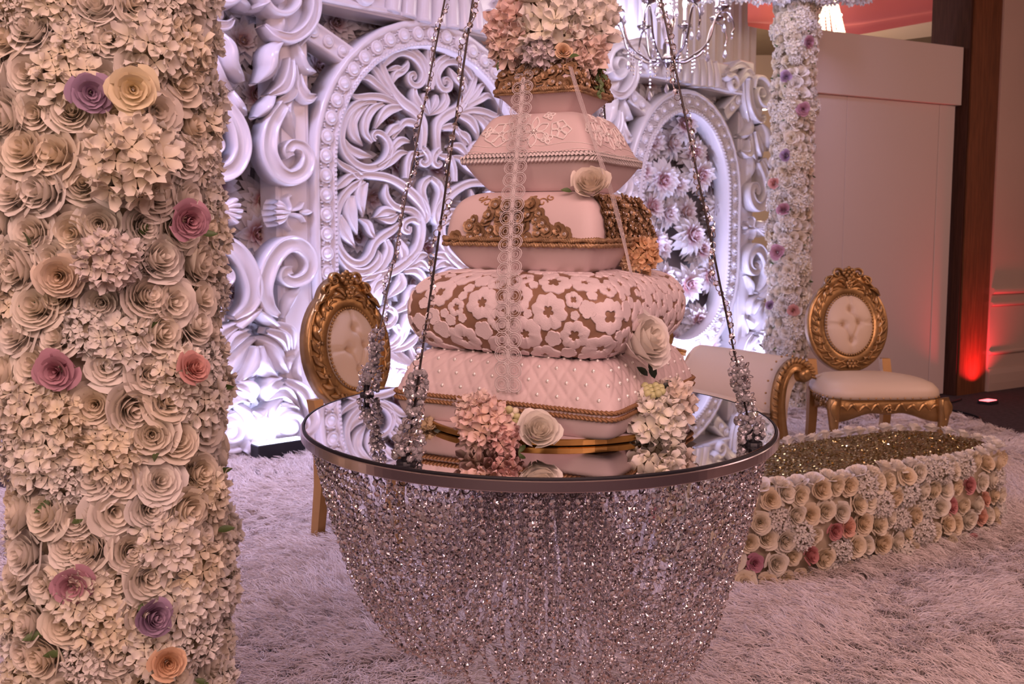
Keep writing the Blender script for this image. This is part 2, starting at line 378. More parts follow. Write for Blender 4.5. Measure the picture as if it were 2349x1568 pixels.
for i in range(26):
    a = rng.uniform(PI, 2 * PI); t = rng.choice([.28, .62, .93]) + rng.uniform(-.03, .03)
    mb = MB(); mb.add(*sphere(8, 6, .013)); mb.build('bulb', M_GLIT, cl, M=Matrix.Translation(((.10 + .15 * t) * math.cos(a) * 1.04, (.10 + .15 * t) * math.sin(a) * 1.04, -.03 - .58 * t)))
# black cable on the dark carpet
cab = [list(atz(*q)) for q in ((2010, 934), (2070, 932), (2140, 931), (2187, 923), (2205, 917))]
mb = MB(); P = cr(cab, 8); P[:, 2] = .008; mb.add(*tube(P, .008, 6)); tag(mb.build('power_cable', M_BLACK), 'thin black cable lying straight on the dark carpet by the pillar', 'cable')
cab = [list(atz(*q)) for q in ((2085, 958), (2130, 940), (2190, 944), (2240, 956), (2246, 964), (2210, 968), (2160, 962), (2110, 950))]
mb = MB(); P = cr(cab, 8); P[:, 2] = .009; mb.add(*tube(P, .009, 6)); tag(mb.build('power_cable', M_BLACK), 'looped black cable on the dark carpet beside the right chair', 'cable')

# ------------------------------------------------------------------ fur rug
PHI = R(42.5); O4 = atz(560, 1052); O4.z = 0; BD = Vector((math.cos(PHI), math.sin(PHI), 0)); BN = Vector((-math.sin(PHI), math.cos(PHI), 0))
RX1 = 3.27
M_RUG = mat('rug_backing', (.34, .24, .21), .95)
rug = MB()
ra_, rb2 = O4 + BD * -1.9 - BN * .02, O4 + BD * 2.95 - BN * .02
rp = [(-3.4, 1.2), (RX1, 1.2), (RX1 + .05, 4), (RX1 - .02, 7.40), (2.3, 7.2), (rb2.x, rb2.y), (ra_.x, ra_.y), (-3.4, ra_.y)]
V = [(x, y, z) for z in (.001, .012) for x, y in rp]; m = len(rp)
rug.add(V, [(i, (i + 1) % m, m + (i + 1) % m, m + i) for i in range(m)] + [tuple(range(m))[::-1], tuple(range(m, 2 * m))])
rugo = rug.build('fur_rug', M_RUG, smooth=False); tag(rugo, 'long pile cream fur rug covering the floor under the whole setting', 'rug')
def make_fur():
    g = np.random.default_rng(11)
    # tufts: more of them near the camera
    T = []
    for y0, y1, dens in ((2.2, 3.4, 1500), (3.4, 4.6, 1150), (4.6, 6.0, 700), (6.0, 7.7, 420)):
        x0, x1 = -.62 * y1 - .1, min(RX1, .60 * y1 + .2); nn = int((x1 - x0) * (y1 - y0) * dens)
        T.append(np.stack([g.uniform(x0, x1, nn), g.uniform(y0, y1, nn), np.full(nn, .012 + .0 * y0)], -1))
    T = np.concatenate(T); T = T[(T[:, 0] > -3.3) & ((T[:, 0] - O4.x) * BN.x + (T[:, 1] - O4.y) * BN.y < -.06) & (T[:, 1] < 7.2 + .2 * (T[:, 0] - 2.3))]
    n = len(T); per = 18
    x, y = T[:, 0], T[:, 1]
    ang = PI * 1.12 + .9 * np.sin(2.1 * x + 1.3 * y) + .8 * np.sin(1.1 * x - 2.7 * y + 1) + .5 * np.sin(5.3 * x + 4.1 * y) + .5 * np.sin(9.7 * x - 8.3 * y) + g.normal(0, .5, n)
    lean = np.clip(.86 + .12 * np.sin(3.1 * x - 1.9 * y) + g.normal(0, .08, n), .45, .97)
    ln = .066 * g.uniform(.75, 1.3, n)
    tip = T + np.stack([np.cos(ang) * ln * lean, np.sin(ang) * ln * lean, ln * np.sqrt(1 - lean ** 2) * .9 + .012], -1)
    root = np.repeat(T, per, 0); sp = .0145 * (1 + .15 * np.repeat(y, per) / 4)
    off = g.normal(0, 1, (n * per, 2)) * sp[:, None]; root[:, :2] += off
    tp = np.repeat(tip, per, 0); tp[:, :2] += off * .45 + g.normal(0, .012, (n * per, 2)); tp[:, 2] += g.normal(0, .006, n * per)
    mid = (root + tp) / 2; mid[:, 2] += .018; m1 = root * .7 + mid * .3; m1[:, 2] += .014
    # curve points root, rise, over, tip
    P = np.stack([root, m1, mid + g.normal(0, .004, mid.shape), tp], 1)
    P[:, :, 2] = np.maximum(P[:, :, 2], .011)
    N = len(P); hc = D.hair_curves.new('pile'); hc.add_curves([4] * N)
    hc.attributes['position'].data.foreach_set('vector', P.astype(np.float32).ravel())
    w = .0010 * (1 + .18 * np.repeat(y, per)); rad = np.stack([w, w, w * .8, w * .25], 1)
    ra_ = hc.attributes.get('radius') or hc.attributes.new('radius', 'FLOAT', 'POINT')
    ra_.data.foreach_set('value', rad.astype(np.float32).ravel())
    mt = D.materials.new('fur'); mt.use_nodes = True; nt = mt.node_tree; b = nt.nodes['Principled BSDF']
    hi = nt.nodes.new('ShaderNodeHairInfo'); rp_ = nt.nodes.new('ShaderNodeValToRGB'); nt.links.new(hi.outputs['Random'], rp_.inputs[0])
    rp_.color_ramp.elements[0].color = (.80, .69, .65, 1); rp_.color_ramp.elements[1].color = (1.0, .93, .90, 1)
    nt.links.new(rp_.outputs[0], b.inputs['Base Color']); b.inputs['Roughness'].default_value = .6; b.inputs['Specular IOR Level'].default_value = .25
    hc.materials.append(mt); o = D.objects.new('pile', hc); COL.objects.link(o); o.parent = rugo; stuff(o)
    return N
make_fur()
# ------------------------------------------------------------------ flowers (unit radius, facing +z)
def rose_mesh(name, seed, n=19, cin=(1, .95, .86), cout=(1, 1, 1), open_=1.0, globe=0.0):
    g = random.Random(seed); mb = MB(); nu, ns = 5, 6
    for i in range(n):
        k = i / (n - 1); th0 = i * 2.39996 + g.uniform(-.2, .2)
        rt = .07 + .93 * k ** .85 * open_ * g.uniform(.93, 1.07); rb_ = .03 + .20 * k; zt = .58 - (.50 - .38 * globe) * k ** 1.6 + .12 * globe + g.uniform(-.03, .03); zb = -.25 - .25 * k
        W = 1.75 - 1.0 * k; curl = .05 + .30 * k; ph = g.uniform(0, 6)
        u = np.linspace(0, 1, nu)[:, None]; s = np.linspace(-1, 1, ns)[None, :]
        hw = W * (.35 + .95 * u - .45 * u * u); th = th0 + s * hw
        zz = zb + (zt - zb) * u ** (1.15 - .45 * k) * (1 - .20 * s * s * u) - curl * np.maximum(0, u - .62) ** 2 * 2.2
        rho = rb_ + (rt - rb_) * ((.25 * u + .75 * u ** (1.9 - .6 * k)) * (1 - globe) + globe * np.sin(PI * .62 * u) / .93) * (1 - .10 * s * s) + curl * .35 * np.maximum(0, u - .6) ** 2 + .035 * np.sin(3.2 * s + ph) * u * (.3 + k)
        V = np.stack([rho * np.cos(th), rho * np.sin(th), zz + 0 * th], -1)
        f = np.clip(k * .8 + .35 * u + 0 * s - .1, 0, 1)[..., None]; c = np.array(cin) * (1 - f) + np.array(cout) * f
        mb.add(V, gridF(nu, ns), c.reshape(-1, 3))
    return mb.mesh(name, M_PETAL)
def floret(mb, M, g, cin, cout, npet=4, pl=1.0, fine=4):
    for q in range(npet):
        a = 2 * PI * q / npet + g.uniform(-.12, .12); up = g.uniform(.1, .45); tw = g.uniform(-.25, .25)
        l = (np.linspace(0, 1, fine + 1) ** .8)[:, None]; s = np.linspace(-1, 1, 5)[None, :]
        w = .06 + .50 * l ** .7 * np.sqrt(np.maximum(0, 1 - l ** 4)) - .04 * l; r = .06 + pl * .95 * l - .10 * l * s * s
        x = r * np.cos(a) - w * s * np.sin(a); y = r * np.sin(a) + w * s * np.cos(a)
        z = up * l * l + .20 * s * s * l + tw * s * l + .05 * np.sin(5 * s + 9 * a) * l
        c = np.array(cin) * (1 - l[..., None]) + np.array(cout) * l[..., None]
        mb.merge(np.stack([x, y, z], -1).reshape(-1, 3), gridF(fine + 1, 5), M, np.broadcast_to(c, (fine + 1, 5, 3)).reshape(-1, 3))
def hydrangea_mesh(name, seed, n=29, size=.42, cin=(.93, .88, .72), cout=(1, 1, 1), dome=1.0, fine=4):
    g = random.Random(seed); mb = MB()
    for i in range(n):
        z = 1 - (i + .5) / n * 1.12; r = math.sqrt(max(0, 1 - z * z)); a = i * 2.39996
        d = Vector((r * math.cos(a), r * math.sin(a), z)); p = Vector((d.x, d.y, d.z * dome)) * g.uniform(.74, .92)
        dn = (d + Vector((g.uniform(-.35, .35), g.uniform(-.35, .35), g.uniform(-.2, .4)))).normalized()
        M = frameM(p, dn) @ Matrix.Rotation(g.uniform(0, 6.28), 4, 'Z') @ Matrix.Scale(size * g.uniform(.82, 1.15), 4)
        floret(mb, M, g, cin, cout, 4 if g.random() < .85 else 5, fine=fine)
    mb.add(*sphere(8, 5, .66 * min(1, dome)), col=(.66, .58, .42))
    return mb.mesh(name, M_PETAL)
def dahlia_mesh(name, seed, cbase=(.80, .24, .32)):
    g = random.Random(seed); mb = MB(); nl = 5
    for L in range(nl):
        k = L / (nl - 1); npet = 9 + 2 * L; ln = .42 + .58 * k; el0 = R(68 - 62 * k)
        for q in range(npet):
            a = 2 * PI * (q + .5 * (L % 2)) / npet + g.uniform(-.1, .1); el = el0 + R(g.uniform(-9, 9)); l_ = ln * g.uniform(.9, 1.08); nu = 5
            t = np.linspace(0, 1, nu)[:, None]; s = np.linspace(-1, 1, 3)[None, :]
            w = .155 * (.55 + .5 * k) * np.sin(PI * np.clip(.12 + .88 * t, 0, 1)) ** .75 * 1.25 + .002
            e = el - .45 * t * k + .25 * t * (1 - k)
            r = .05 + l_ * t * np.cos(e); z = .06 + .10 * (1 - k) + l_ * t * np.sin(e) + .09 * s * s * np.sin(PI * t) * (.6 + .4 * k) + .06 * np.maximum(0, t - .7)
            x = r * np.cos(a) - w * s * np.sin(a); y = r * np.sin(a) + w * s * np.cos(a)
            f = np.clip(t * 1.75 * (.55 + .8 * k) - .14 + .14 * k, 0, 1)[..., None]; c = np.array(cbase) * (1 - f) + np.array((1, 1, 1)) * f
            mb.add(np.stack([x, y, z + 0 * x], -1), gridF(nu, 3), np.broadcast_to(c, (nu, 3, 3)).reshape(-1, 3))
    V, F = sphere(8, 6, .20); V = V * (1, 1, .8) + (0, 0, .20); mb.add(V, F, (.80, .62, .50))
    return mb.mesh(name, M_PETAL)
def leaf_geo(L=1.0, W=.42, n=5, bend=.3):
    t = np.linspace(0, 1, n)[:, None]; s = np.linspace(-1, 1, 3)[None, :]
    w = W * np.sin(PI * t) ** .8 * .5 + .004
    V = np.stack([t * L + 0 * s, w * s, bend * L * t * t * -1 + .12 * L * np.abs(s) * np.sin(PI * t)], -1)
    return V.reshape(-1, 3), gridF(n, 3)
ROSES = [rose_mesh('rose_bloom', s, n=n, open_=o, globe=gl) for s, n, o, gl in ((1, 24, 1.0, .22), (2, 26, .97, .3), (3, 20, 1.05, .12), (4, 24, .92, .38))]
HYDS = [hydrangea_mesh('hydrangea_head', s) for s in (7, 8, 9)]
PUFFS = [hydrangea_mesh('ruffled_head', s, 46, .27, (.9, .88, .8), (1, 1, 1), .9, 2) for s in (17, 18)]
DAHL2 = [dahlia_mesh('pale_dahlia_bloom', s, (.84, .52, .52)) for s in (26, 27)]
DAHL = [dahlia_mesh('dahlia_bloom', s) for s in (21, 22, 23)]
ROSES_LO = [rose_mesh('small_rose_bloom', s, n=14, open_=1.0, globe=.25) for s in (5, 6, 7)]
mb = MB(); mb.add(*leaf_geo()); LEAFM = mb.mesh('leaf_blade', M_LEAF)
CREAMS = [(.93, .88, .78), (.94, .90, .83), (.92, .85, .72), (.94, .91, .86), (.93, .88, .80)]
WHITES = [(.91, .87, .83), (.92, .90, .87), (.88, .84, .78)]
def bloom(root, inv, name, me, p, n, r, color, g, label=None, squash=1.0):
    n = (Vector(n) + Vector((g.uniform(-.28, .28), g.uniform(-.28, .28), g.uniform(-.22, .3)))).normalized()
    M = frameM(p, n) @ Matrix.Rotation(g.uniform(0, 6.28), 4, 'Z') @ Matrix.Diagonal((r, r, r * squash, 1))
    o = obj(name, me, root, inv @ M, color)
    if label: o['label'] = label
    return o
def flower_column(name, label, cx, cy, rad, z0, z1, step, seed, rr, lead, special, lo=False, yaw=0, lim=300):
    g = random.Random(seed); t = thing(name, label, 'flower column', (cx, cy, 0)); inv = Matrix.Translation((-cx, -cy, 0))
    n_ = 32; mb = MB(); prof = []
    def sect(a, r): # rounded square section
        c, s = math.cos(a - yaw), math.sin(a - yaw); k = (abs(c) ** 3.2 + abs(s) ** 3.2) ** (-1 / 3.2); return r * k
    V = [(sect(2 * PI * i / n_, rad - .045) * math.cos(2 * PI * i / n_), sect(2 * PI * i / n_, rad - .045) * math.sin(2 * PI * i / n_), z) for z in (z0, z1) for i in range(n_)]
    mb.add(V, [(i, (i + 1) % n_, n_ + (i + 1) % n_, n_ + i) for i in range(n_)] + [tuple(range(n_))[::-1], tuple(range(n_, 2 * n_))])
    mb.build('core', mat('floral_foam', (.62, .53, .40), .9), t)
    toc = math.atan2(-cy, -cx); spots = []
    nz = int((z1 - z0) / step); per = int(2 * PI * rad * .60 / step) + 1; cnt = 0
    for i in range(nz + 1):
        for j in range(per):
            a = toc + ((j + .5 * (i % 2)) / per - .5 + .25 / per) * 2 * PI * .66 + g.uniform(-.09, .09); z = z0 + (i + .5) * step + g.uniform(-.22, .22) * step
            if z > z1: continue
            r_ = sect(a, rad - .03); p = Vector((cx + r_ * math.cos(a), cy + r_ * math.sin(a), z)); c = math.cos(a), math.sin(a)
            if any((p - s_[0]).length < s_[1] * .85 for s_ in special): continue
            spots.append((p, Vector((c[0], c[1], .05))))
    for p, rx, n, kind, col, lab in [(s[0], s[1], s[2], s[3], s[4], s[5]) for s in special]:
        bloom(t, inv, 'rose' if kind == 'r' else 'hydrangea', g.choice(ROSES if kind == 'r' else HYDS), p, n, rx, col, g, lab)
    for p, n in spots:
        q = g.random(); sc = g.uniform(.86, 1.18)
        if q < .70: bloom(t, inv, 'rose', g.choice(ROSES_LO if lo else ROSES), p, n, rr * 1.1 * sc, g.choice(CREAMS), g)
        elif q < .93: bloom(t, inv, 'hydrangea', g.choice(HYDS), p, n, rr * 1.18 * sc, g.choice(CREAMS + WHITES), g, squash=.8)
        else: bloom(t, inv, 'ruffled_bloom', g.choice(PUFFS), p, n, rr * 1.05 * sc, g.choice(WHITES), g, squash=.85)
        if g.random() < .22:
            tt = n.cross(Vector((0, 0, 1))) * g.uniform(-1, 1) + Vector((0, 0, g.uniform(-1, 1)))
            M = frameM(p + n * .012 + tt.normalized() * rr * .9, tt.normalized() + n * .4, n) @ Matrix.Rotation(-PI / 2, 4, 'Y') @ Matrix.Scale(rr * g.uniform(.5, .8), 4)
            obj('leaf', LEAFM, t, inv @ M)
    return t
MAUVE = (.60, .34, .42); BLUSH = (.80, .46, .42); LILAC = (.50, .36, .52); PEACH = (.88, .62, .42)
# near column
NCX, NCY = at(262, 700, 1.78).x, 1.78
def nsp(px, py, r, col, lab, kind='r', dy=0):
    p = at(px, py, 1.582 + dy); d = Vector((p.x - NCX, p.y - NCY, 0)).normalized(); return (p, r, d, kind, col, lab)
spec = [nsp(208, 212, .038, LILAC, 'mauve rose'), nsp(130, 850, .040, MAUVE, 'dusky pink rose'), nsp(432, 505, .038, MAUVE, 'dusky pink rose', dy=.03), nsp(443, 845, .034, BLUSH, 'blush pink rose', dy=.045),
        nsp(170, 1342, .040, MAUVE, 'mauve pink rose'), nsp(350, 1415, .040, LILAC, 'purple hearted mauve rose'), nsp(385, 1520, .036, PEACH, 'pale peach rose'),
        nsp(305, 205, .044, (.90, .80, .56), None), nsp(137, 632, .045, (.88, .76, .62), None), nsp(245, 600, .048, (.82, .76, .74), None, 'h'), nsp(300, 370, .07, (.88, .82, .72), None, 'h')]
flower_column('flower_column', 'near flower column of cream roses and hydrangeas, cut off by the frame', NCX, NCY, .192, .02, 2.15, .063, 3, .047, None, spec, yaw=.15)
# far column
FCX, FCY = at(1808, 700, 7.15).x, 7.15
def fsp(px, py, r, col, lab):
    p = at(px, py, 6.97); d = Vector((p.x - FCX, p.y - FCY, 0)).normalized(); return (p, r, d, 'r', col, lab)
spec = [fsp(1855, 97, .05, MAUVE, 'mauve pink rose'), fsp(1803, 175, .05, LILAC, 'dark mauve rose'), fsp(1843, 250, .055, MAUVE, 'mauve pink rose'), fsp(1802, 357, .05, LILAC, 'dark mauve rose'), fsp(1775, 420, .05, BLUSH, 'blush pink rose'), fsp(1797, 480, .055, MAUVE, 'mauve pink rose'),
        fsp(1782, 578, .06, MAUVE, 'mauve pink rose'), fsp(1820, 712, .05, BLUSH, 'blush pink rose'), fsp(1766, 700, .04, LILAC, 'lilac rose')]
flower_column('flower_column', 'slim far flower column of cream roses behind the right gold chair', FCX, FCY, .150, .02, 3.22, .080, 4, .050, None, spec, lo=True, yaw=.5)
# flower canopy beam on top of the far column
g = random.Random(9); bt = thing('flower_beam', 'white hydrangea canopy beam above the far flower column', 'flower garland', (FCX, FCY, 3.14))
mb = MB(); mb.add(*bbox(-.75, .45, -.13, .13, -.02, .25, .03)); mb.build('core', M_WHITE, bt)
for i in range(13):
    for j in range(3):
        p = Vector((FCX - .72 + i * .095 + g.uniform(-.02, .02), FCY - .16 - (.02 if j == 1 else 0), 3.11 + j * .11 + g.uniform(-.02, .02)))
        bloom(bt, Matrix.Translation((-FCX, -FCY, -3.14)), 'hydrangea', g.choice(HYDS), p, (0, -1, -.5 if j == 0 else .1), .085, (.84, .84, .88), g)
# ------------------------------------------------------------------ carved backdrop: a plane turned 42 degrees, local x along it, y away from the camera, z up
BM = Matrix.Translation(O4) @ Matrix.Rotation(PHI, 4, 'Z'); BI = BM.inverted()
def pl(px, py, off=0.0):
    r = BI.to_3x3() @ ray(px, py); o = BI @ CAMP; t = (off - o.y) / r.y; q = o + r * t; return q.x, q.z
def wp(u, y, v): return BM @ Vector((u, y, v))
def tr(rows, ox=0, oy=0, s=1.0, full=True, off=-.045):
    """traced rows (x, y, width) -> (u, v, half width) on the backdrop plane"""
    out = []
    for x, y, w in rows:
        px, py = ox + x / s, oy + y / s; u, v = pl(px, py, off); u2, _ = pl(px + 1, py, off); _, v2 = pl(px, py + 1, off)
        out.append((u, v, w / s * (.5 if full else 1) * math.sqrt(abs(u2 - u) * abs(v2 - v))))
    return out
A_ = (740, 90, 4.9); B_ = (740, 370, 4.9); C_ = (760, 600, 4.9)
def bm_thing(name, label, cat, u, group=None): return thing(name, label, cat, M=BM @ Matrix.Translation((u, 0, 0)), group=group)
LAT = [
 (A_, [(700,290,50),(760,220,80),(840,160,80),(930,150,75),(1040,200,75),(1120,300,80),(1150,400,75),(1120,490,70),(1060,520,65),(1000,480,60),(990,410,55),(1035,380,50),(1060,415,40),(1045,450,30)]),
 (A_, [(800,490,30),(830,400,80),(900,360,75),(960,300,60),(992,225,6)]), (A_, [(750,350,10),(830,320,60),(900,335,50),(970,280,20)]),
 (A_, [(1232,60,70),(1238,250,70),(1232,420,80),(1230,560,60)]), (A_, [(1050,550,50),(1050,650,90),(1120,760,80),(1225,850,8)]), (A_, [(1150,600,30),(1175,700,70),(1235,850,8)]),
 (A_, [(960,60,40),(1060,150,70),(1140,240,70),(1185,380,60),(1190,510,40)]),
 (A_, [(650,140,50),(695,330,80),(790,540,90),(900,690,110),(1050,810,120),(1135,920,100),(1155,1060,80),(1140,1250,70)]),
 (A_, [(520,280,20),(600,340,70),(680,470,80),(800,620,50)]), (A_, [(415,440,20),(520,430,80),(620,510,80),(740,600,70),(860,690,40)]), (A_, [(320,600,10),(410,650,70),(560,640,80),(700,660,80),(860,730,40)]),
 (A_, [(640,700,30),(430,715,80),(300,820,90),(230,1000,85),(230,1180,80),(300,1320,85),(420,1420,85),(560,1445,85),(690,1390,85),(760,1280,80),(755,1160,75),(690,1070,65),(620,1045,60),(585,1090,50),(620,1130,40)]),
 (A_, [(560,690,40),(430,790,95),(345,930,115),(370,1080,110),(485,1195,6)]), (A_, [(710,715,40),(580,780,85),(500,900,95),(490,1040,80),(580,1160,30)]), (A_, [(900,760,60),(760,790,110),(680,870,90),(620,1000,15)]), (A_, [(225,1060,20),(305,1220,90),(430,1290,100),(595,1315,6)]),
 (A_, [(740,1090,40),(800,1010,90),(870,970,70),(885,905,6)]), (A_, [(1100,970,60),(1000,930,85),(930,940,70),(870,1020,50),(800,1110,40)]), (A_, [(1005,1150,25),(900,1135,85),(820,1200,80),(775,1300,50)]), (A_, [(985,1270,20),(880,1280,75),(780,1360,90),(640,1450,70)]),
 (A_, [(1130,1220,70),(1190,1290,70),(1205,1370,65),(1165,1410,55),(1120,1385,45),(1145,1350,35)]), (A_, [(1190,1270,20),(1090,1290,60),(1010,1290,60),(965,1400,60),(960,1560,60)]), (A_, [(140,1300,10),(215,1400,60),(330,1470,75),(410,1515,50)]),
 (B_, [(135,330,15),(230,250,90),(330,170,85),(420,150,60)]), (B_, [(300,60,30),(400,150,90),(460,175,60)]), (B_, [(390,160,60),(560,150,85),(760,185,90),(930,280,95),(1070,410,110),(1160,530,110),(1180,640,80),(1140,730,8)]),
 (B_, [(480,210,60),(330,300,85),(210,450,85),(160,640,80),(160,830,80),(220,1010,85),(330,1125,90),(450,1140,85),(540,1060,80),(600,930,80),(680,850,85),(800,770,75),(880,700,40)]),
 (B_, [(150,940,30),(230,1100,70),(340,1215,85),(480,1240,95),(590,1180,90),(655,1080,70),(655,995,6)]), (B_, [(470,230,120),(440,400,135),(490,625,6)]), (B_, [(330,380,100),(330,580,150),(425,825,6)]), (B_, [(215,600,50),(260,780,145),(400,975,6)]),
 (B_, [(745,250,20),(730,380,65),(800,490,75),(920,540,70)]), (B_, [(900,530,60),(1030,560,85),(1115,680,95),(1120,840,90),(1070,1000,95),(960,1120,100),(800,1230,105),(600,1290,85),(430,1330,70),(320,1440,50)]),
 (B_, [(1100,690,60),(1020,650,60),(935,690,60),(920,765,55),(980,795,50),(995,730,40)]), (B_, [(615,630,10),(720,560,110),(850,575,40)]), (B_, [(640,640,10),(770,660,85),(870,600,30)]), (B_, [(440,640,10),(520,700,75),(560,800,65),(610,860,30)]),
 (B_, [(730,880,60),(760,1000,95),(700,1150,90),(630,1240,50)]), (B_, [(870,870,40),(920,1000,110),(920,1130,60)]), (B_, [(1232,180,50),(1150,250,80),(1130,350,80),(1175,500,70),(1228,620,30)]), (B_, [(970,1190,40),(1100,1060,95),(1225,1050,6)]), (B_, [(1010,1190,40),(1120,1145,90),(1232,1235,6)]), (B_, [(930,1240,50),(1060,1230,85),(1145,1310,75),(1165,1410,30)]), (B_, [(165,1270,15),(260,1340,70),(400,1310,75),(560,1250,40)]),
 (C_, [(660,190,80),(530,250,100),(450,350,85),(440,480,75),(480,620,75),(560,715,75),(660,720,70),(730,640,65),(720,560,60),(650,520,55),(600,560,50),(635,610,40)]), (C_, [(600,170,140),(520,320,180),(530,450,120),(560,545,8)]), (C_, [(800,130,60),(790,260,125),(645,425,6)]),
 (C_, [(740,565,40),(850,490,85),(880,370,85),(940,300,75),(1070,320,40)]), (C_, [(880,590,60),(850,700,110),(800,830,115),(680,960,90),(540,975,50)]), (C_, [(740,710,60),(775,830,75),(700,925,65),(550,930,60)]), (C_, [(1020,790,20),(920,900,75),(780,980,70),(600,990,40)]),
 (C_, [(600,990,80),(700,1120,165),(830,1240,150),(890,1290,60)]), (C_, [(740,990,40),(830,1130,140),(960,1240,80)]), (C_, [(900,940,30),(950,1080,85),(1010,1150,50)]), (C_, [(560,1000,60),(580,1120,150),(690,1270,80)]), (C_, [(380,900,20),(420,1050,110),(520,1180,120),(600,1270,60)]), (C_, [(1000,560,40),(960,700,90),(1010,800,60)]), (C_, [(250,330,30),(180,480,90),(230,620,60),(330,740,30)])]
PIL = [  # (rows px, depth)
 ([(650,240,12),(620,285,17),(610,325,19),(613,360,19),(633,395,19),(662,408,18),(690,395,17),(702,365,15),(692,340,13),(670,332,12),(657,346,12),(663,360,10)], .17, PROF_FLAT, 'scroll'),
 ([(640,724,6),(612,702,15),(600,668,19),(603,637,20),(618,597,20),(644,567,19),(676,560,18),(702,581,17),(709,610,15),(697,635,14),(670,646,13),(650,636,12),(653,622,11),(668,619,9)], .17, PROF_FLAT, 'scroll'),
 ([(642,100,10),(623,124,21),(617,160,19),(592,190,3)], .20, PROF_RIDGE, 'leaf'), ([(682,96,6),(692,130,16),(705,153,15),(730,165,3)], .15, PROF_RIDGE, 'leaf'),
 ([(667,134,8),(661,172,14),(648,201,14),(620,218,4)], .16, PROF_GROOVE, 'leaf'), ([(677,145,8),(675,182,14),(667,216,14),(638,238,4)], .13, PROF_GROOVE, 'leaf'),
 ([(690,168,6),(690,201,14),(705,224,15),(731,218,4)], .14, PROF_GROOVE, 'leaf'), ([(680,212,8),(667,249,20),(671,277,22),(686,318,3)], .12, PROF_RIDGE, 'leaf'), ([(625,222,8),(610,249,15),(592,268,3)], .19, PROF_RIDGE, 'leaf'),
 ([(714,-40,12),(718,20,14),(702,62,14),(668,88,13),(630,80,11),(608,56,4)], .17, PROF_GROOVE, 'scroll'), ([(728,-40,8),(724,30,11),(710,70,10),(690,104,5)], .13, PROF_GROOVE, 'scroll'),
 ([(700,-10,10),(690,-50,11),(650,-66,12),(608,-45,12),(598,-5,12),(622,28,11),(655,32,10),(678,8,9),(668,-20,8),(645,-28,8),(632,-10,8),(645,4,6)], .19, PROF_ROUND, 'scroll'),
 ([(645,30,20),(646,60,24),(646,84,4)], .15, PROF_RIDGE, 'leaf'), ([(605,10,10),(590,18,9),(571,23,2)], .20, PROF_RIDGE, 'leaf'),
 ([(660,487,4),(640,470,8),(628,462,7)], .17, PROF_ROUND, 'rib'), ([(660,487,4),(640,477,8),(624,474,7)], .18, PROF_ROUND, 'rib'), ([(660,487,4),(640,487,8),(621,487,7)], .185, PROF_ROUND, 'rib'), ([(660,487,4),(640,497,8),(624,500,7)], .18, PROF_ROUND, 'rib'), ([(660,487,4),(642,505,8),(629,513,7)], .17, PROF_ROUND, 'rib'),
 ([(656,487,5),(668,478,5),(661,455,5),(670,446,4)], .12, PROF_ROUND, 'scroll'), ([(662,485,5),(690,477,5),(700,464,4)], .115, PROF_ROUND, 'scroll'), ([(656,490,5),(658,512,5),(670,528,4)], .12, PROF_ROUND, 'scroll'), ([(662,489,5),(690,494,5),(703,508,4)], .115, PROF_ROUND, 'scroll'), ([(690,486,4),(708,486,8),(722,486,3)], .12, PROF_ROUND, 'rib'),
 ([(576,700,3),(603,722,13),(634,747,10)], .19, PROF_RIDGE, 'leaf'), ([(696,658,5),(672,687,15),(657,730,4)], .13, PROF_RIDGE, 'leaf'), ([(634,742,8),(669,761,13),(678,802,4)], .13, PROF_GROOVE, 'leaf'), ([(612,758,8),(645,772,13),(662,804,4)], .16, PROF_GROOVE, 'leaf'),
 ([(588,776,4),(623,794,22),(645,829,22),(665,856,6)], .15, PROF_RIDGE, 'leaf'), ([(685,816,3),(669,832,10),(664,856,6)], .12, PROF_RIDGE, 'leaf'), ([(598,792,10),(606,837,22),(642,870,5)], .19, PROF_RIDGE, 'leaf'), ([(700,800,3),(690,850,12),(700,880,5)], .11, PROF_RIDGE, 'leaf'),
 ([(645,871,8),(617,885,17),(610,919,3)], .18, PROF_GROOVE, 'leaf'), ([(610,918,4),(650,898,15),(690,938,4)], .15, PROF_GROOVE, 'leaf'), ([(658,874,8),(699,898,17),(718,945,14),(716,1000,8)], .13, PROF_GROOVE, 'leaf'), ([(652,909,5),(620,945,15),(620,983,15),(636,1024,8)], .17, PROF_RIDGE, 'leaf'), ([(579,942,4),(601,964,17),(604,997,22),(636,1026,12)], .20, PROF_ROUND, 'leaf'), ([(650,932,4),(672,930,8),(688,944,3)], .16, PROF_RIDGE, 'leaf'),
 (None, .17, PROF_ROUND, 'volute')]
PD = -.12
PIL_U0 = pl(661, 487, PD)[0]
def vol_rows():
    r = spiral((662, 976), 40, 6, 1.9, -1.75, 9, 6, 22); return [(a, b, w) for a, b, w in r]
PIL_UV = []
for rows, dep, prof, nm in PIL:
    q = tr(rows or vol_rows(), full=False, off=PD); PIL_UV.append(([(u - PIL_U0, v, w) for u, v, w in q], dep, prof, nm))
POST_U = (pl(637, 487, -.06)[0] - PIL_U0, pl(716, 487, -.06)[0] - PIL_U0)
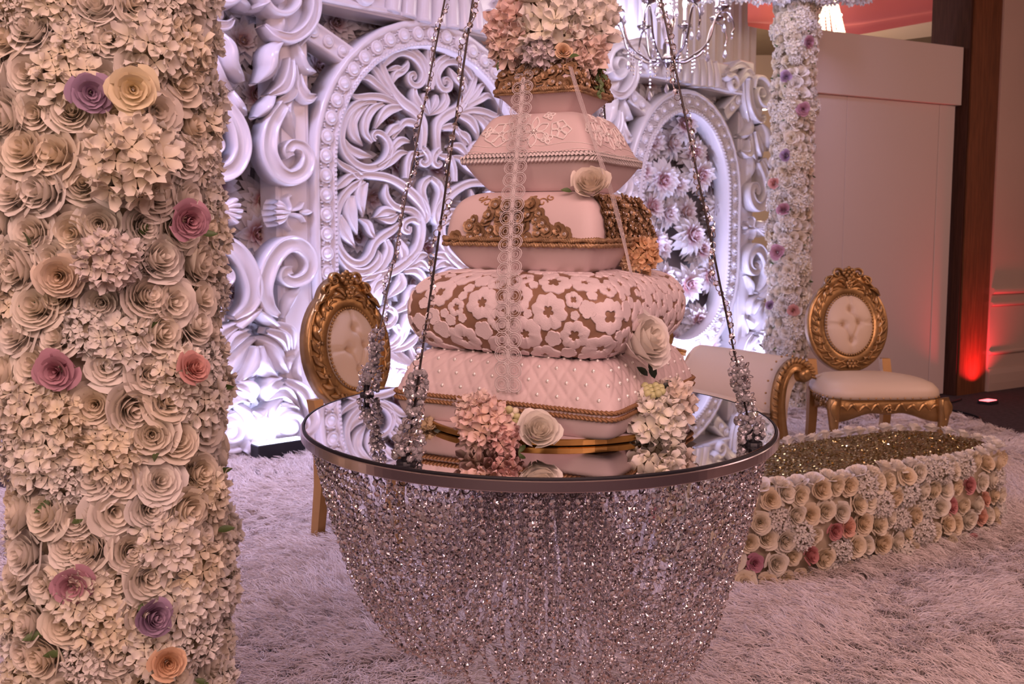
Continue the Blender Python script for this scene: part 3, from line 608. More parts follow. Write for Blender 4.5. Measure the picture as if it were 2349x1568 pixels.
def build_pillar(root, ru, uc, mirror):
    """carved post with its scrolls and leaves as children of root; ru = the root's own u"""
    sg = -1 if mirror else 1
    a, b = sorted((sg * POST_U[0], sg * POST_U[1])); x0 = uc - ru
    mb = MB(); mb.add(*bbox(x0 + a, x0 + b, -.05, .16, .10, 2.98, .012)); mb.add(*bbox(x0 + a + .03, x0 + b - .03, -.062, -.045, .2, 2.9, .006)); mb.build('pillar_post', M_PEARLWHITE, root, smooth=False)
    mb = MB(); mb.add(*bbox(x0 + a - .04, x0 + b + .03, -.11, .2, .0, .11, .02)); mb.build('pillar_foot', M_PEARLWHITE, root, smooth=False)
    for uv, dep, prof, nm in PIL_UV:
        mb = MB(); V, F = stroke([(x0 + sg * u, v, w) for u, v, w in uv], dep, prof, 7)
        V[:, 1] -= .01; mb.add(V, F); mb.build(nm, M_PEARLWHITE, root)
    if True:
        V, F = sphere(14, 8, 1.0); u, v = pl(662, 976, PD); mb = MB(); mb.merge(V, F, Matrix.Translation((x0 + sg * (u - PIL_U0), -.05, v)) @ Matrix.Diagonal((.135, .09, .135, 1))); mb.build('boss', M_PEARLWHITE, root)
def oval(a, zs0, zs1, bt, bb, n=18):
    P = [(a * math.cos(t), zs1 + bt * math.sin(t)) for t in np.linspace(0, PI, n)]
    P += [(a * math.cos(t), zs0 + bb * math.sin(t)) for t in np.linspace(PI, 2 * PI, n)]
    return np.array(P)
def resample(P, step):
    Q = np.concatenate([P, P[:1]]); d = np.r_[0, np.cumsum(np.linalg.norm(np.diff(Q, axis=0), axis=1))]; n = max(8, int(round(d[-1] / step)))
    s = np.linspace(0, d[-1], n, endpoint=False); return np.stack([np.interp(s, d, Q[:, 0]), np.interp(s, d, Q[:, 1])], -1)
def ring_sweep(P, prof):
    T = np.roll(P, -1, 0) - np.roll(P, 1, 0); T /= np.linalg.norm(T, axis=1)[:, None]; N = np.stack([T[:, 1], -T[:, 0]], -1)
    pr = np.array(prof); n, m = len(P), len(pr)
    uv = P[:, None] + N[:, None] * pr[None, :, :1]
    V = np.stack([uv[..., 0], np.broadcast_to(-pr[None, :, 1], (n, m)), uv[..., 1]], -1)
    return V.reshape(-1, 3), gridF(n, m, True, True)
SB = MB(); V, F = lathe([(.046, 0), (.046, .014), (.038, .020), (.030, .012), (.026, .022), (.014, .036), (.001, .040)], 12, False); SB.add(V, F); STUD = SB.mesh('stud', M_PEARLWHITE)
def build_oval(root, a, zs0, zs1, bt, bb, W, bead, depth=.10, ss=1.0):
    P = resample(oval(a - W / 2, zs0, zs1, bt - W / 2, bb - W / 2), .05); h = W / 2
    pr = [(-h, -depth), (-h, .095), (-h + .012, .112), (-h + .028, .112), (-h + .04, .095), (-h + .052, .10), (h - .045, .10), (h - .035, .118), (h - .012, .118), (h, .10), (h, -depth)]
    mb = MB(); mb.add(*ring_sweep(P, pr)); mb.build('arch_frame', M_PEARLWHITE, root)
    S = resample(oval(a - W / 2, zs0, zs1, bt - W / 2, bb - W / 2), .118)
    for u, v in S: obj('stud', STUD, root, Matrix.Translation((u, -.098, v)) @ Matrix.Rotation(PI / 2, 4, 'X') @ Matrix.Scale(ss, 4))
    mb = MB(); s_ = sphere(6, 4, bead)
    for u, v in resample(oval(a - W + .02, zs0, zs1, bt - W + .02, bb - W + .02), bead * 2.1): mb.merge(s_[0], s_[1], Matrix.Translation((u, -.112, v)))
    stuff(mb.build('bead_trim', M_PEARLWHITE, root))
    g = random.Random(3); mb = MB(); s2 = sphere(5, 3, .011)
    for off in (-h + .062, h - .058):
        T = resample(oval(a - W / 2 + off, zs0, zs1, bt - W / 2 + off, bb - W / 2 + off), .021)
        for u, v in T: mb.merge(s2[0], s2[1], Matrix.Translation((u + g.uniform(-.008, .008), -.101, v + g.uniform(-.008, .008))) @ Matrix.Diagonal((g.uniform(.8, 1.5), 1, g.uniform(.8, 1.5), 1)))
    stuff(mb.build('pebble_trim', M_PEARLWHITE, root))
def brace(root, p0, p1, wdt=.10):
    p0 = np.array(p0); p1 = np.array(p1); d = (p1 - p0) / np.linalg.norm(p1 - p0); n = np.array((-d[1], d[0])); mid = (p0 + p1) / 2 - n * .0
    mb = MB(); V, F = stroke([(*p0, wdt / 2), (*mid, wdt / 2), (*p1, wdt / 2)], .10, [(-1, -.6), (-1, .85), (-.85, 1), (-.65, .85), (.65, .85), (.85, 1), (1, .85), (1, -.6)], 6); mb.add(V, F); mb.build('corner_brace', M_PEARLWHITE, root)
    L = np.linalg.norm(p1 - p0)
    for k in range(int(L / .11)):
        q = p0 + d * (.06 + .11 * k); obj('stud', STUD, root, Matrix.Translation((q[0], -.086, q[1])) @ Matrix.Rotation(PI / 2, 4, 'X') @ Matrix.Scale(.8, 4))
def beam(root, x0, x1, z0, z1, seed):
    mb = MB(); mb.add(*bbox(x0, x1, -.09, .14, z0, z1, .012)); mb.add(*bbox(x0, x1, -.115, -.07, z0 + .01, z0 + .05, .012)); mb.build('top_beam', M_PEARLWHITE, root, smooth=False)
    c = (x0 + x1) / 2; H = z1 - z0
    def add(rows, dep, nm, prof=PROF_ROUND):
        mb = MB(); V, F = stroke(rows, dep, prof, 8); V[:, 1] -= .08; mb.add(V, F); mb.build(nm, M_PEARLWHITE, root)
    for k in range(-3, 4): add([(c + k * .10, z0 + H * .95, .03), (c + k * .112, z0 + H * .5, .05), (c + k * .118, z0 - .01 + .012 * abs(k), .052)], .10 - .008 * abs(k), 'shell_rib')
    for sg in (-1, 1):
        b = c + sg * .56
        add([(b - sg * .13, z0 + H * .55, .02)] + [(b + sg * u, z0 + H * .32 + v, w) for u, v, w in spiral((0, 0), .085, .012, 2.6 if sg > 0 else 2.6, -1.4, .030, .016, 14)], .09, 'scroll')
        add([(b + sg * .06, z0 + H * .25, .02), (b + sg * .2, z0 + H * .8, .045), (b + sg * .38, z0 + H * .55, .02)], .09, 'leaf', PROF_GROOVE)
        add([(b - sg * .05, z0 + H * .75, .02), (b + sg * .10, z0 + H * 1.02, .035), (b + sg * .30, z0 + H * .95, .01)], .08, 'leaf', PROF_GROOVE)
# panel under the arch of scrolls
UC = pl(991, 200, -.05)[0]; UL = pl(716, 450, -.09)[0]; AW = UC - UL; WF = .172
ZT = pl(985, 47, -.09)[1]; ZS1 = pl(717, 372, -.09)[1]; ZB = .27; ZS0 = 1.10
cp = bm_thing('carved_panel', 'white carved openwork panel with studded oval arch of scrolls behind the cake', 'carved panel', UC)
build_oval(cp, AW, ZS0, ZS1, ZT - ZS1, ZS0 - ZB, WF, .013)
for (ox, oy, s), rows in LAT:
    uv = tr(rows, ox, oy, s)
    for sg in (1, -1):
        mb = MB(); V, F = stroke([(sg * (u - UC), v, w * 1.04) for u, v, w in uv], .085, PROF_GROOVE, 6)
        V[:, 1] += .03; mb.add(V, F); mb.build('scroll', M_PEARLWHITE, cp)
zbm = pl(880, 36, -.1)[1]
build_pillar(cp, UC, PIL_U0, False); build_pillar(cp, UC, 2 * UC - PIL_U0, True)
beam(cp, PIL_U0 - UC + .1, UC - PIL_U0 - .1, zbm, zbm + .30, 1)
p0 = pl(700, 58, -.09); p1 = pl(812, 136, -.09)
for sg in (1, -1): brace(cp, (sg * (p0[0] - UC), p0[1]), (sg * (p1[0] - UC), p1[1]), .13)
# right panel: open niche of dahlias
UPL = pl(1412, 487, PD)[0]; UPR = pl(1733, 487, PD)[0]; UR = (pl(1437, 450, -.09)[0] + pl(1697, 450, -.09)[0]) / 2; AR = (pl(1697, 450, -.09)[0] - pl(1437, 450, -.09)[0]) / 2
ZTR = pl(1570, 203, -.09)[1]
rpn = bm_thing('carved_panel', 'white carved side panel framing an oval niche of dahlias beside the far column', 'carved panel', UR)
build_oval(rpn, AR, ZS0, ZTR - AR * 1.12, AR * 1.12, ZS0 - ZB, .20, .016, depth=.05, ss=.75)
build_pillar(rpn, UR, UPL, False); build_pillar(rpn, UR, UPR, True)
zb2 = pl(1575, 196, -.1)[1]; beam(rpn, UPL - UR + .1, UPR - UR - .1, zb2, zb2 + .26, 2)
for px0, py0, px1, py1 in ((1445, 215, 1490, 255), (1700, 222, 1665, 262)):
    q0 = pl(px0, py0, -.09); q1 = pl(px1, py1, -.09); brace(rpn, (q0[0] - UR, q0[1]), (q1[0] - UR, q1[1]), .12)
# left side panel, of which one pillar shows past the near column
ULP = pl(503, 487, PD)[0]
lp = bm_thing('carved_panel', 'white carved scroll pillar half hidden by the near flower column', 'carved panel', ULP)
build_pillar(lp, ULP, ULP, True); beam(lp, -1.5, -.05, zbm, zbm + .3, 3)
# dahlia wall behind the panels
u0 = pl(440, 500)[0] - .5; u1 = UPR + .06
dw = bm_thing('dahlia_wall', 'wall of large white and pink paper dahlias behind the carved panels', 'flower wall', (u0 + u1) / 2)
DWI = Matrix.Translation((-(u0 + u1) / 2, 0, 0)); um = (u0 + u1) / 2
mb = MB(); mb.add(*bbox(u0 - um, u1 - um, .30, .36, .02, 2.80, .01)); mb.build('backing_board', mat('grey_foam_board', (.40, .36, .36), .9), dw, smooth=False)
g = random.Random(31)
def dah(u, v, r, y=.27, tint=None):
    n = Vector((g.uniform(-.25, .25) - .12, -1, g.uniform(-.2, .2))).normalized()
    M = frameM((u - um, y, v), n) @ Matrix.Rotation(g.uniform(0, 6), 4, 'Z') @ Matrix.Scale(r, 4)
    obj('dahlia', g.choice(DAHL if y < .14 else DAHL2 + DAHL[:1]), dw, M, tint or g.choice([(.94, .91, .90), (.95, .90, .88), (.90, .88, .90)]))
known = [(1518, 412, .20), (1605, 400, .19), (1490, 555, .20), (1582, 540, .21), (1568, 285, .19), (1575, 652, .21), (1515, 640, .19), (1645, 480, .17), (1600, 735, .18), (1660, 660, .15), (590, 535, .19), (555, 95, .17), (610, 800, .18), (890, 275, .17), (1000, 385, .18), (870, 660, .18)]
kp = []
for px, py, r in known:
    nich = px > 1450; u, v = pl(px, py, .06 if nich else .2); kp.append((u, v)); dah(u, v, r, .08 if nich else .22)
st = .275; nu_ = int((u1 - u0) / st)
for i in range(nu_ + 1):
    for j in range(10):
        u = u0 + .1 + i * st + (.5 * st if j % 2 else 0) + g.uniform(-.05, .05); v = .14 + j * .285 + g.uniform(-.05, .05)
        if u > u1 - .1 or any((u - a) ** 2 + (v - b) ** 2 < .19 ** 2 for a, b in kp): continue
        dah(u, v, g.uniform(.165, .20), (.13 if abs(u - UR) < AR - .1 else .27) + g.uniform(-.01, .03))
# pleated curtain behind everything
uA, uB = u0 - .6, pl(1734, 50, .55)[0]; nn = int((uB - uA) / .02); U = np.linspace(uA, uB, nn)
w = .022 * np.sin(U * 42) + .012 * np.sin(U * 97 + 1)
mb = MB(); zz = np.array((0.01, 1.5, 3.0, 3.96)); V = np.stack([np.broadcast_to(U, (4, nn)) - um, .55 + w[None] * np.array((1.2, 1, .9, .6))[:, None], np.broadcast_to(zz[:, None], (4, nn))], -1); mb.add(V, gridF(4, nn))
V2 = V.copy(); V2[..., 1] += .008; mb.add(V2, gridF(4, nn)[:, ::-1])
cu = mb.build('backdrop_curtain', mat('white_voile', (.74, .70, .74), .85)); cu.matrix_world = BM @ Matrix.Translation((um, 0, 0)); tag(cu, 'white pleated curtain hanging behind the carved panels and chandelier', 'curtain')
# LED uplights at the foot of the panels, with added fill lights
def led(u, y, power, label, tgt, grp='uplights at the foot of the backdrop', L=.30, size=.25, z=0.0, fix=None):
    p = wp(u, y, z); 
    if fix: led_bar('floor_uplight', label, p, PHI, L, M_LEDW, None, 0, None, h=.135)
   
    t = wp(u + tgt[0], y + tgt[1], tgt[2]); area('led_and_fill_beam', (p.x, p.y, z + (.10 if z else .16)), t, size, power, LED, .06)
led(pl(588, 1030)[0], -.27, 3.6, 'black floor uplight shining up the scroll pillar beside the near column', (0, .20, 1.2), fix=True)
led(UC, .10, 5, 'added fill behind the lattice', (0, .04, 2.2))  # extra light added to brighten the dahlias seen through the lattice
led((ULP + PIL_U0) / 2, .02, 1.6, 'added fill between the pillars', (0, .12, 1.8))  # extra light added for the dahlias in the gap
led(pl(880, 900)[0], -.34, 12, 'black floor uplight behind the left gold chair', (.1, .34, 1.6))
led(pl(1080, 900)[0], -.34, 12, 'black floor uplight hidden behind the cake', (0, .34, 1.6))
led(pl(1410, 900)[0], -.30, 14, 'black floor uplight behind the sofa, left of the niche', (0, .25, 1.6))
led(UR - .1, -.42, 15, 'black floor uplight behind the sofa, before the dahlia niche', (.05, .45, 1.5), L=.4)
led(UR - .2, .33, 9, 'added fill above the dahlia wall, brightening the curtain', (0, .2, 3.6), L=1.4, fix=False, z=2.805)  # light added only to brighten the curtain, no bar is built
led(UPR, -.30, 6, 'black floor uplight at the far end of the backdrop', (0, .25, 1.4))
led(pl(440, 1030)[0], -.40, 2.0, 'black floor uplight behind the near flower column', (0, .3, 1.4))
# ------------------------------------------------------------------ gold chairs
def ellipse(a, b, n=48): return np.stack([a * np.cos(np.arange(n) * 2 * PI / n), b * np.sin(np.arange(n) * 2 * PI / n)], -1)
SPH = sphere(8, 6)
def ball(mb, p, r, mi=0, sq=1.0): mb.merge(SPH[0], SPH[1], Matrix.Translation(p) @ Matrix.Diagonal((r, r * sq, r, 1)), mi=mi)
def spir_rows(c, r, sg, a0, w, turns=1.35, tail=None):
    rows = [(c[0] + sg * u, c[1] + v, ww) for u, v, ww in spiral((0, 0), r, r * .18, a0, turns, w, w * .55, 14)]
    return ([tail] if tail else []) + rows
def make_chair(label, loc, rz):
    t = thing('gold_chair', label, 'chair', loc, (0, 0, rz), 'gilt oval back chairs')
    BT = Matrix.Translation((0, .295, .790)) @ Matrix.Rotation(R(-9), 4, 'X')
    OA, OB, W = .235, .270, .096
    mb = MB(); h = W / 2
    mb.add(*ring_sweep(ellipse(OA - h, OB - h, 56), [(-h, -.04), (-h, .018), (-h + .012, .026), (-.005, .022), (h - .02, .012), (h - .006, .018), (h, .004), (h, -.04)]))
    fr = mb.build('backrest_frame', M_GOLD, t, M=BT)
    # tufted pad
    nr, na = 26, 64; r = np.linspace(0.02, 1, nr)[:, None]; a = np.arange(na)[None] * 2 * PI / na
    X = (OA - W + .004) * r * np.cos(a); Z = (OB - W + .004) * r * np.sin(a); Hh = .045 * np.sqrt(np.maximum(0, 1 - r ** 2.6)) + 0 * a
    B = [(0.0, .085), (-.042, .0), (.048, .012), (.004, -.09)]
    def seg(p, q, dep, wd):
        p = np.array(p); q = np.array(q); d = q - p; tt = np.clip(((X - p[0]) * d[0] + (Z - p[1]) * d[1]) / (d @ d), 0, 1)
        ds = np.hypot(X - p[0] - tt * d[0], Z - p[1] - tt * d[1]); return dep * np.exp(-(ds / wd) ** 2)
    for p in B: Hh -= .026 * np.exp(-((X - p[0]) ** 2 + (Z - p[1]) ** 2) / .018 ** 2)
    for p, q in ((B[1], (-.15, -.002)), (B[2], (.15, .014)), (B[0], B[2]), (B[1], B[3]), (B[0], (0, .19)), (B[3], (.01, -.19)), (B[2], B[3])): Hh -= seg(p, q, .011, .006)
    mb = MB(); V = np.stack([X, -.012 - Hh, Z], -1); mb.add(V, gridF(nr, na, False, True)); mb.add(V[0], [tuple(range(na))[::-1]])
    V2 = V[-1].copy(); V2[:, 1] = .03; mb.add(np.concatenate([V[-1], V2]), [tuple(q) for q in gridF(2, na, False, True)] + [tuple(range(na, 2 * na))])
    pad = mb.build('back_cushion', M_CREAM, t, M=BT)
    for p in B:
        mb = MB(); i = np.argmin((X - p[0]) ** 2 + (Z - p[1]) ** 2); ball(mb, (p[0], -.012 - Hh.ravel()[i] - .002, p[1]), .0075, sq=.6); mb.build('crystal_button', M_CHROME, pad)
    mb = MB()
    for q in ellipse(OA - W - .002, OB - W - .002, 62): ball(mb, (q[0], -.030, q[1]), .0062)
    stuff(mb.build('nail_trim', M_GOLD, fr))
    # carving on the ring
    g = random.Random(7)
    def carve(rows, dep=.02, prof=PROF_RIDGE, nm='carved_leaf', y=-.014, mt=M_GOLD):
        mb = MB(); V, F = stroke(rows, dep, prof, 5); V[:, 1] += y; mb.add(V, F); return mb.build(nm, mt, fr)
    for k in range(22):
        a = R(118 + k * (304 / 21))
        er = lambda o: ((OA - h + o) * math.cos(a), (OB - h + o) * math.sin(a))
        tx, tz = -math.sin(a), math.cos(a); up = 1 if math.cos(a) < 0 else -1
        c0 = er(-.02); c1 = er(.012); c2 = er(.03); L = .034
        carve([(c0[0] - up * -tx * L, c0[1] - up * -tz * L, .004), (c1[0], c1[1], .013), (c2[0] + up * -tx * L, c2[1] + up * -tz * L, .003)], .022 if k % 2 else .017)
        c3 = er(-.008); carve([(c3[0] - tx * .03, c3[1] - tz * .03, .003), (c3[0] + .012 * math.cos(a), c3[1] + .012 * math.sin(a), .008), (c3[0] + tx * .03, c3[1] + tz * .03, .003)], .02, PROF_ROUND)
    for a in (-90, -152, -28, 8, 172, -60, -120, 128, 52):
        n_ = 7 if a == -90 else 3; mb = MB(); cx, cz = (OA - h) * math.cos(R(a)), (OB - h) * math.sin(R(a))
        for q in range(n_): r_ = .019 if n_ == 7 else .011; b = 2 * PI * q / max(1, n_ - 1); o_ = (0, 0) if q == 0 and n_ == 7 else (r_ * math.cos(b), r_ * math.sin(b)); ball(mb, (cx + o_[0], -.036, cz + o_[1]), .0105 if n_ == 7 else .0085)
        mb.build('berry_cluster', M_GOLD, fr)
    # crest
    mb = MB(); V, F = stroke([(-.135, .200, .016), (-.075, .252, .034), (0, .275, .042), (.075, .252, .034), (.135, .200, .016)], .03, [(-1, -1.2), (-1, .4), (-.5, .8), (.5, .8), (1, .4), (1, -1.2)], 6); mb.add(V, F); cr_ = mb.build('crest', M_GOLD, t, M=BT)
    def crv(rows, dep, prof=PROF_ROUND, nm='crest_scroll'):
        mb = MB(); V, F = stroke(rows, dep, prof, 5); V[:, 1] -= .018; mb.add(V, F); mb.build(nm, M_GOLD, cr_)
    for sg in (1, -1):
        crv(spir_rows((sg * .062, .292), .034, sg, 2.9, .0085, -1.2), .026); crv(spir_rows((sg * .112, .248), .028, sg, 2.2, .0075, -1.25, (sg * .165, .19, .004)), .024)
        crv([(sg * .02, .215, .004), (sg * .055, .232, .013), (sg * .09, .215, .004)], .026, PROF_RIDGE, 'carved_leaf'); crv([(sg * .012, .225, .004), (sg * .035, .252, .012), (sg * .062, .255, .003)], .028, PROF_RIDGE, 'carved_leaf')
        crv([(sg * .12, .21, .003), (sg * .16, .20, .011), (sg * .185, .165, .003)], .022, PROF_RIDGE, 'carved_leaf')
    mb = MB()
    for q in range(5): ball(mb, (.014 * math.cos(R(90 + 72 * q)), -.048, .232 + .014 * math.sin(R(90 + 72 * q))), .0105, sq=.6)
    ball(mb, (0, -.054, .232), .008); mb.build('crest_flower', M_GOLD, cr_)
    mb = MB()
    for u, v in ((0, .322), (-.018, .312), (.018, .312), (-.028, .294), (.028, .294), (0, .298), (-.012, .280), (.014, .280), (0, .262)): ball(mb, (u, -.042, v), .0125)
    mb.build('grape_cluster', M_GOLD, cr_)
    # seat
    nx = 16; mb = MB(); Z0 = .445
    def seatpt(a, s): 
        c, s_ = math.cos(a), math.sin(a); k = (abs(c) ** 5 + abs(s_) ** 5) ** -.2; wx = .305 - .06 * (s_ * k > 0) * abs(s_ * k); return wx * c * k * s, .265 * s_ * k * s - .01
    na = 44; rows = [(1.0, 0), (1.015, .02), (1.0, .045), (.93, .072), (.78, .092), (.5, .104), (.2, .108)]
    V = [(*seatpt(2 * PI * i / na, s), Z0 + z) for s, z in rows for i in range(na)]
    F = [tuple(q)[::-1] for q in gridF(len(rows), na, False, True)] + [tuple((len(rows) - 1) * na + i for i in range(na)), tuple(range(na))[::-1]]
    mb.add(V, F); cush = mb.build('seat_cushion', M_CREAM, t)
    mb = MB()
    for i in range(52):
        x, y = seatpt(2 * PI * i / 52, 1.012); ball(mb, (x, y, Z0 + .008), .005)
    stuff(mb.build('nail_trim', M_GOLD, cush))
    # apron rails with a curved lower edge, carved
    def apron(p, q, drop):
        n = 18; p = np.array(p); q = np.array(q); d = q - p; L = np.linalg.norm(d); nn = np.array((d[1], -d[0])) / L
        top, lowz = Z0 + .002, []
        V = []
        for i in range(n + 1):
            s = i / n; low = .355 + .035 * math.cos(2 * PI * s) * -1 * drop - .028 * math.exp(-((s - .5) / .13) ** 2) * drop
            for o_, z in ((0, low), (.022, low + .008), (.022, top - .006), (0, top)): V.append((p[0] + d[0] * s + nn[0] * (o_ - .02), p[1] + d[1] * s + nn[1] * (o_ - .02), z))
        mb = MB(); mb.add(V, [tuple(f) for f in gridF(n + 1, 4, False, True)]); a = mb.build('apron_rail', M_GOLD, t)
        ang = math.atan2(d[1], d[0]); Mx = Matrix.Translation((p[0] + nn[0] * .002, p[1] + nn[1] * .002, 0)) @ Matrix.Rotation(ang, 4, 'Z')
        for k in range(9):
            s = (k + .5) / 9; sg = 1 if s < .5 else -1
            rows = [(s * L - sg * .03, .385, .003), (s * L, .412 + .006 * (k % 2), .011), (s * L + sg * .03, .395 - .012 * (k % 2), .003)]
            mb = MB(); V, F = stroke(rows, .012, PROF_RIDGE, 5); mb.add(V, F); mb.build('carved_leaf', M_GOLD, a, M=Mx)
        mb = MB()
        for b in range(6): ball(mb, (L / 2 + .012 * math.cos(b * PI / 3), -.01, .39 + .012 * math.sin(b * PI / 3)), .007)
        mb.build('berry_cluster', M_GOLD, a, M=Mx)
    FX, FY, BX, BY = .285, -.255, .215, .225
    apron((-FX, FY), (FX, FY), 1); apron((FX, FY), (BX, BY), .8); apron((BX, BY), (-BX, BY), .5); apron((-BX, BY), (-FX, FY), .8)
    for sg in (1, -1):
        path = cr([(sg * FX, FY, .45, .034), (sg * (FX + .006), FY - .008, .40, .036), (sg * (FX + .004), FY - .008, .32, .026), (sg * (FX - .012), FY + .006, .18, .018), (sg * (FX - .008), FY - .004, .06, .016), (sg * (FX + .004), FY - .014, .012, .021)], 5)
        mb = MB(); mb.add(*tube(path[:, :3], path[:, 3], 8)); lg = mb.build('front_leg', M_GOLD, t)
        mb = MB(); V, F = stroke([(0, .45, .012), (sg * .012, .40, .024), (sg * .004, .34, .004)], .014, PROF_RIDGE, 5); mb.add(V, F); mb.build('carved_leaf', M_GOLD, lg, M=Matrix.Translation((sg * FX, FY - .036, 0)))
        mb = MB(); V = []
        for (y, z, a, b) in ((.275, .60, .024, .022), (.232, .45, .026, .026), (.240, .25, .023, .023), (.275, .008, .020, .020)):
            for dx, dy in ((-a, -b), (a, -b), (a, b), (-a, b)): V.append((sg * BX + dx, y + dy, z))
        mb.add(V, [tuple(f) for f in gridF(4, 4, False, True)] + [(3, 2, 1, 0), (12, 13, 14, 15)]); mb.build('rear_leg', M_GOLDP, t, smooth=False)
    return t
rot2 = lambda x, y, a: (x * math.cos(a) - y * math.sin(a), x * math.sin(a) + y * math.cos(a))
aL = R(53); lp_ = atz(728, 1250); dx, dy = rot2(-.215, .275, aL)
make_chair('gold carved chair with cream oval back standing left of the cake', (lp_.x - dx, lp_.y - dy, .012), aL)
aR = R(3); sc_ = at(2040, 897, 4.80); dx, dy = rot2(0, -.26, aR)
make_chair('gold carved chair with cream oval back and full seat beside the far column', (sc_.x - dx, sc_.y - dy, .012), aR)

# ------------------------------------------------------------------ sofa
sf = thing('chaise_sofa', 'cream sofa with rolled arm and gold scroll front behind the cake table', 'sofa', (.55, 5.35, 0))
SI = Matrix.Translation((-.55, -5.35, 0))
def arm(F, Bk, name, flip):
    F = Vector((*F, 0)); Bk = Vector((*Bk, 0)); d = (F - Bk).normalized(); s = Vector((-d.y, d.x, 0)); s = s if (s.x > 0) != flip else -s
    prof = cr([(0, .30), (0, .42), (.02, .53), (.07, .61), (.14, .645), (.21, .625), (.245, .575), (.225, .53), (.18, .515), (.15, .47), (.125, .38), (.12, .30)], 4)
    mb = MB(); n = 14; V = []
    for i in range(n):
        tt = i / (n - 1); p = Bk.lerp(F, tt); k = 1 - .03 * math.sin(PI * tt)
        for u, z in prof: q = p + s * u; V.append((q.x, q.y, (z if z < .35 else .35 + (z - .35) * k) + .012 * math.sin(tt * PI)))
    m = len(prof); mb.add(V, [tuple(f) for f in gridF(n, m, False, True)] + [tuple(range(m))[::-1], tuple((n - 1) * m + k for k in range(m))])
    a = mb.build(name, M_CREAM, sf, M=SI)
    # gathered folds on the arm front
    Mx = SI @ Matrix(((s.x, -d.x, 0, F.x), (s.y, -d.y, 0, F.y), (0, 0, 1, 0), (0, 0, 0, 1)))
    mb = MB(); rows = [(.055, .03, .048), (.062, .18, .046), (.040, .34, .040), (.040, .45, .038), (.068, .55, .037), (.13, .605, .036), (.195, .59, .034), (.215, .55, .026)]
    V, F_ = stroke(rows, .045, PROF_GROOVE, 7); mb.add(V, F_); fr = mb.build('scroll_front', M_GOLD, sf, M=Mx)
    mb = MB(); V, F_ = lathe([(.001, .060), (.02, .058), (.034, .05), (.044, .03), (.046, 0)], 20, False); mb.merge(V, F_, Matrix.Translation((.205, 0, .553)) @ Matrix.Rotation(PI / 2, 4, 'X')); mb.build('volute', M_GOLD, fr)
    P = cr([(.0, .34), (-.002, .45), (.034, .575), (.10, .642), (.175, .64), (.235, .60), (.252, .55)], 6)
    for i in range(0, len(P), 2):
        q = P[i]; T = P[min(i + 1, len(P) - 1)] - P[max(i - 1, 0)]; a_ = math.atan2(T[1], T[0]) + .9
        mb = MB(); ball(mb, (0, 0, 0), 1); o = mb.build('rope_bead', M_GOLD, fr, M=Matrix.Translation((q[0] + .008, -.035, q[1] - .012)) @ Matrix.Rotation(-a_, 4, 'Y') @ Matrix.Diagonal((.024, .018, .0085, 1)))
    for k in range(9):
        q = P[3 + 3 * k] if 3 + 3 * k < len(P) else P[-1]; mb = MB(); ball(mb, (q[0] - .02, .012, q[1] + .012), .006); mb.build('nail', M_GOLD, fr)
    for k in range(7):   # gathered pleats of the cover behind the gold front
        q = P[6 + 3 * k]; T = P[7 + 3 * k] - P[5 + 3 * k]; T /= np.linalg.norm(T); nn = np.array((-T[1], T[0])); mb = MB()
        pts = [Vector(F) + s * (q[0] - .012 * nn[0] + .004) - d * (.02 + .11 * w) + Vector((0, 0, q[1] + .010 * nn[1] - .004 + .01 * w * (k % 2))) for w in (0, .5, 1)]
        mb.add(*tube([list(x) for x in pts], [.007, .005, .001], 6)); mb.build('pleat', M_CREAM, a, M=SI)
    return a
fR = at(1766, 950, 5.0); bR = at(1560, 900, 5.75)
arm((fR.x, fR.y), (bR.x, bR.y), 'arm', False)
arm((-.18, 4.98), (-.12, 5.75), 'arm', True)
mb = MB(); mb.add(*bbox(-.17, fR.x, 5.02, 5.75, .22, .345, .03)); mb.build('seat_base', M_CREAM, sf, smooth=False, M=SI)
nx, ny = 30, 16; X = np.linspace(-.17, 1, nx)[:, None]; Yt = np.linspace(0, 1, ny)[None]
xr = np.array([fR.x + .0, bR.x])
XX = -.15 + (np.linspace(0, 1, nx)[:, None]) * ((fR.x + (bR.x - fR.x) * Yt + .0) + .15); YY = 4.97 + Yt * .75 + 0 * XX
ed = np.minimum(1, np.minimum(np.linspace(0, 1, nx), 1 - np.linspace(0, 1, nx)) * 9)[:, None] * np.minimum(1, np.minimum(Yt, 1.02 - Yt) * 9)
ZZ = .36 + .075 * ed ** .5
mb = MB(); mb.add(np.stack([XX, YY, ZZ], -1), gridF(nx, ny)); V = np.stack([XX, YY, 0 * ZZ + .34], -1); mb.add(V, gridF(nx, ny)[:, ::-1]); sc = mb.build('seat_cushion', M_CREAM, sf, M=SI)
mb = MB(); mb.add(*tube([(-.15, 4.965, .375), (.5, 4.96, .378), (fR.x - .02, 4.965, .375)], .008, 8)); mb.build('piping', M_BLACK, sc, M=SI)
mb = MB(); mb.add(*bbox(-.15, bR.x + .02, 5.72, 5.86, .30, .60, .05)); mb.build('backrest', M_CREAM, sf, M=SI)
mb = MB(); rows = [(-.15, .60, .02), (.0, .64, .03), (.42, .70, .045), (.86, .64, .03), (bR.x + .03, .60, .02)]; V, F = stroke(rows, .05, PROF_GROOVE, 6); mb.add(V, F); cr2 = mb.build('crest_rail', M_GOLD, sf, M=SI @ Matrix.Translation((0, 5.76, 0)))
mb = MB(); V, F = stroke([(.93, .60, .02), (.965, .70, .03), (.93, .78, .005)], .05, PROF_RIDGE, 6); mb.add(V, F); mb.build('crest_leaf', M_GOLD, cr2)
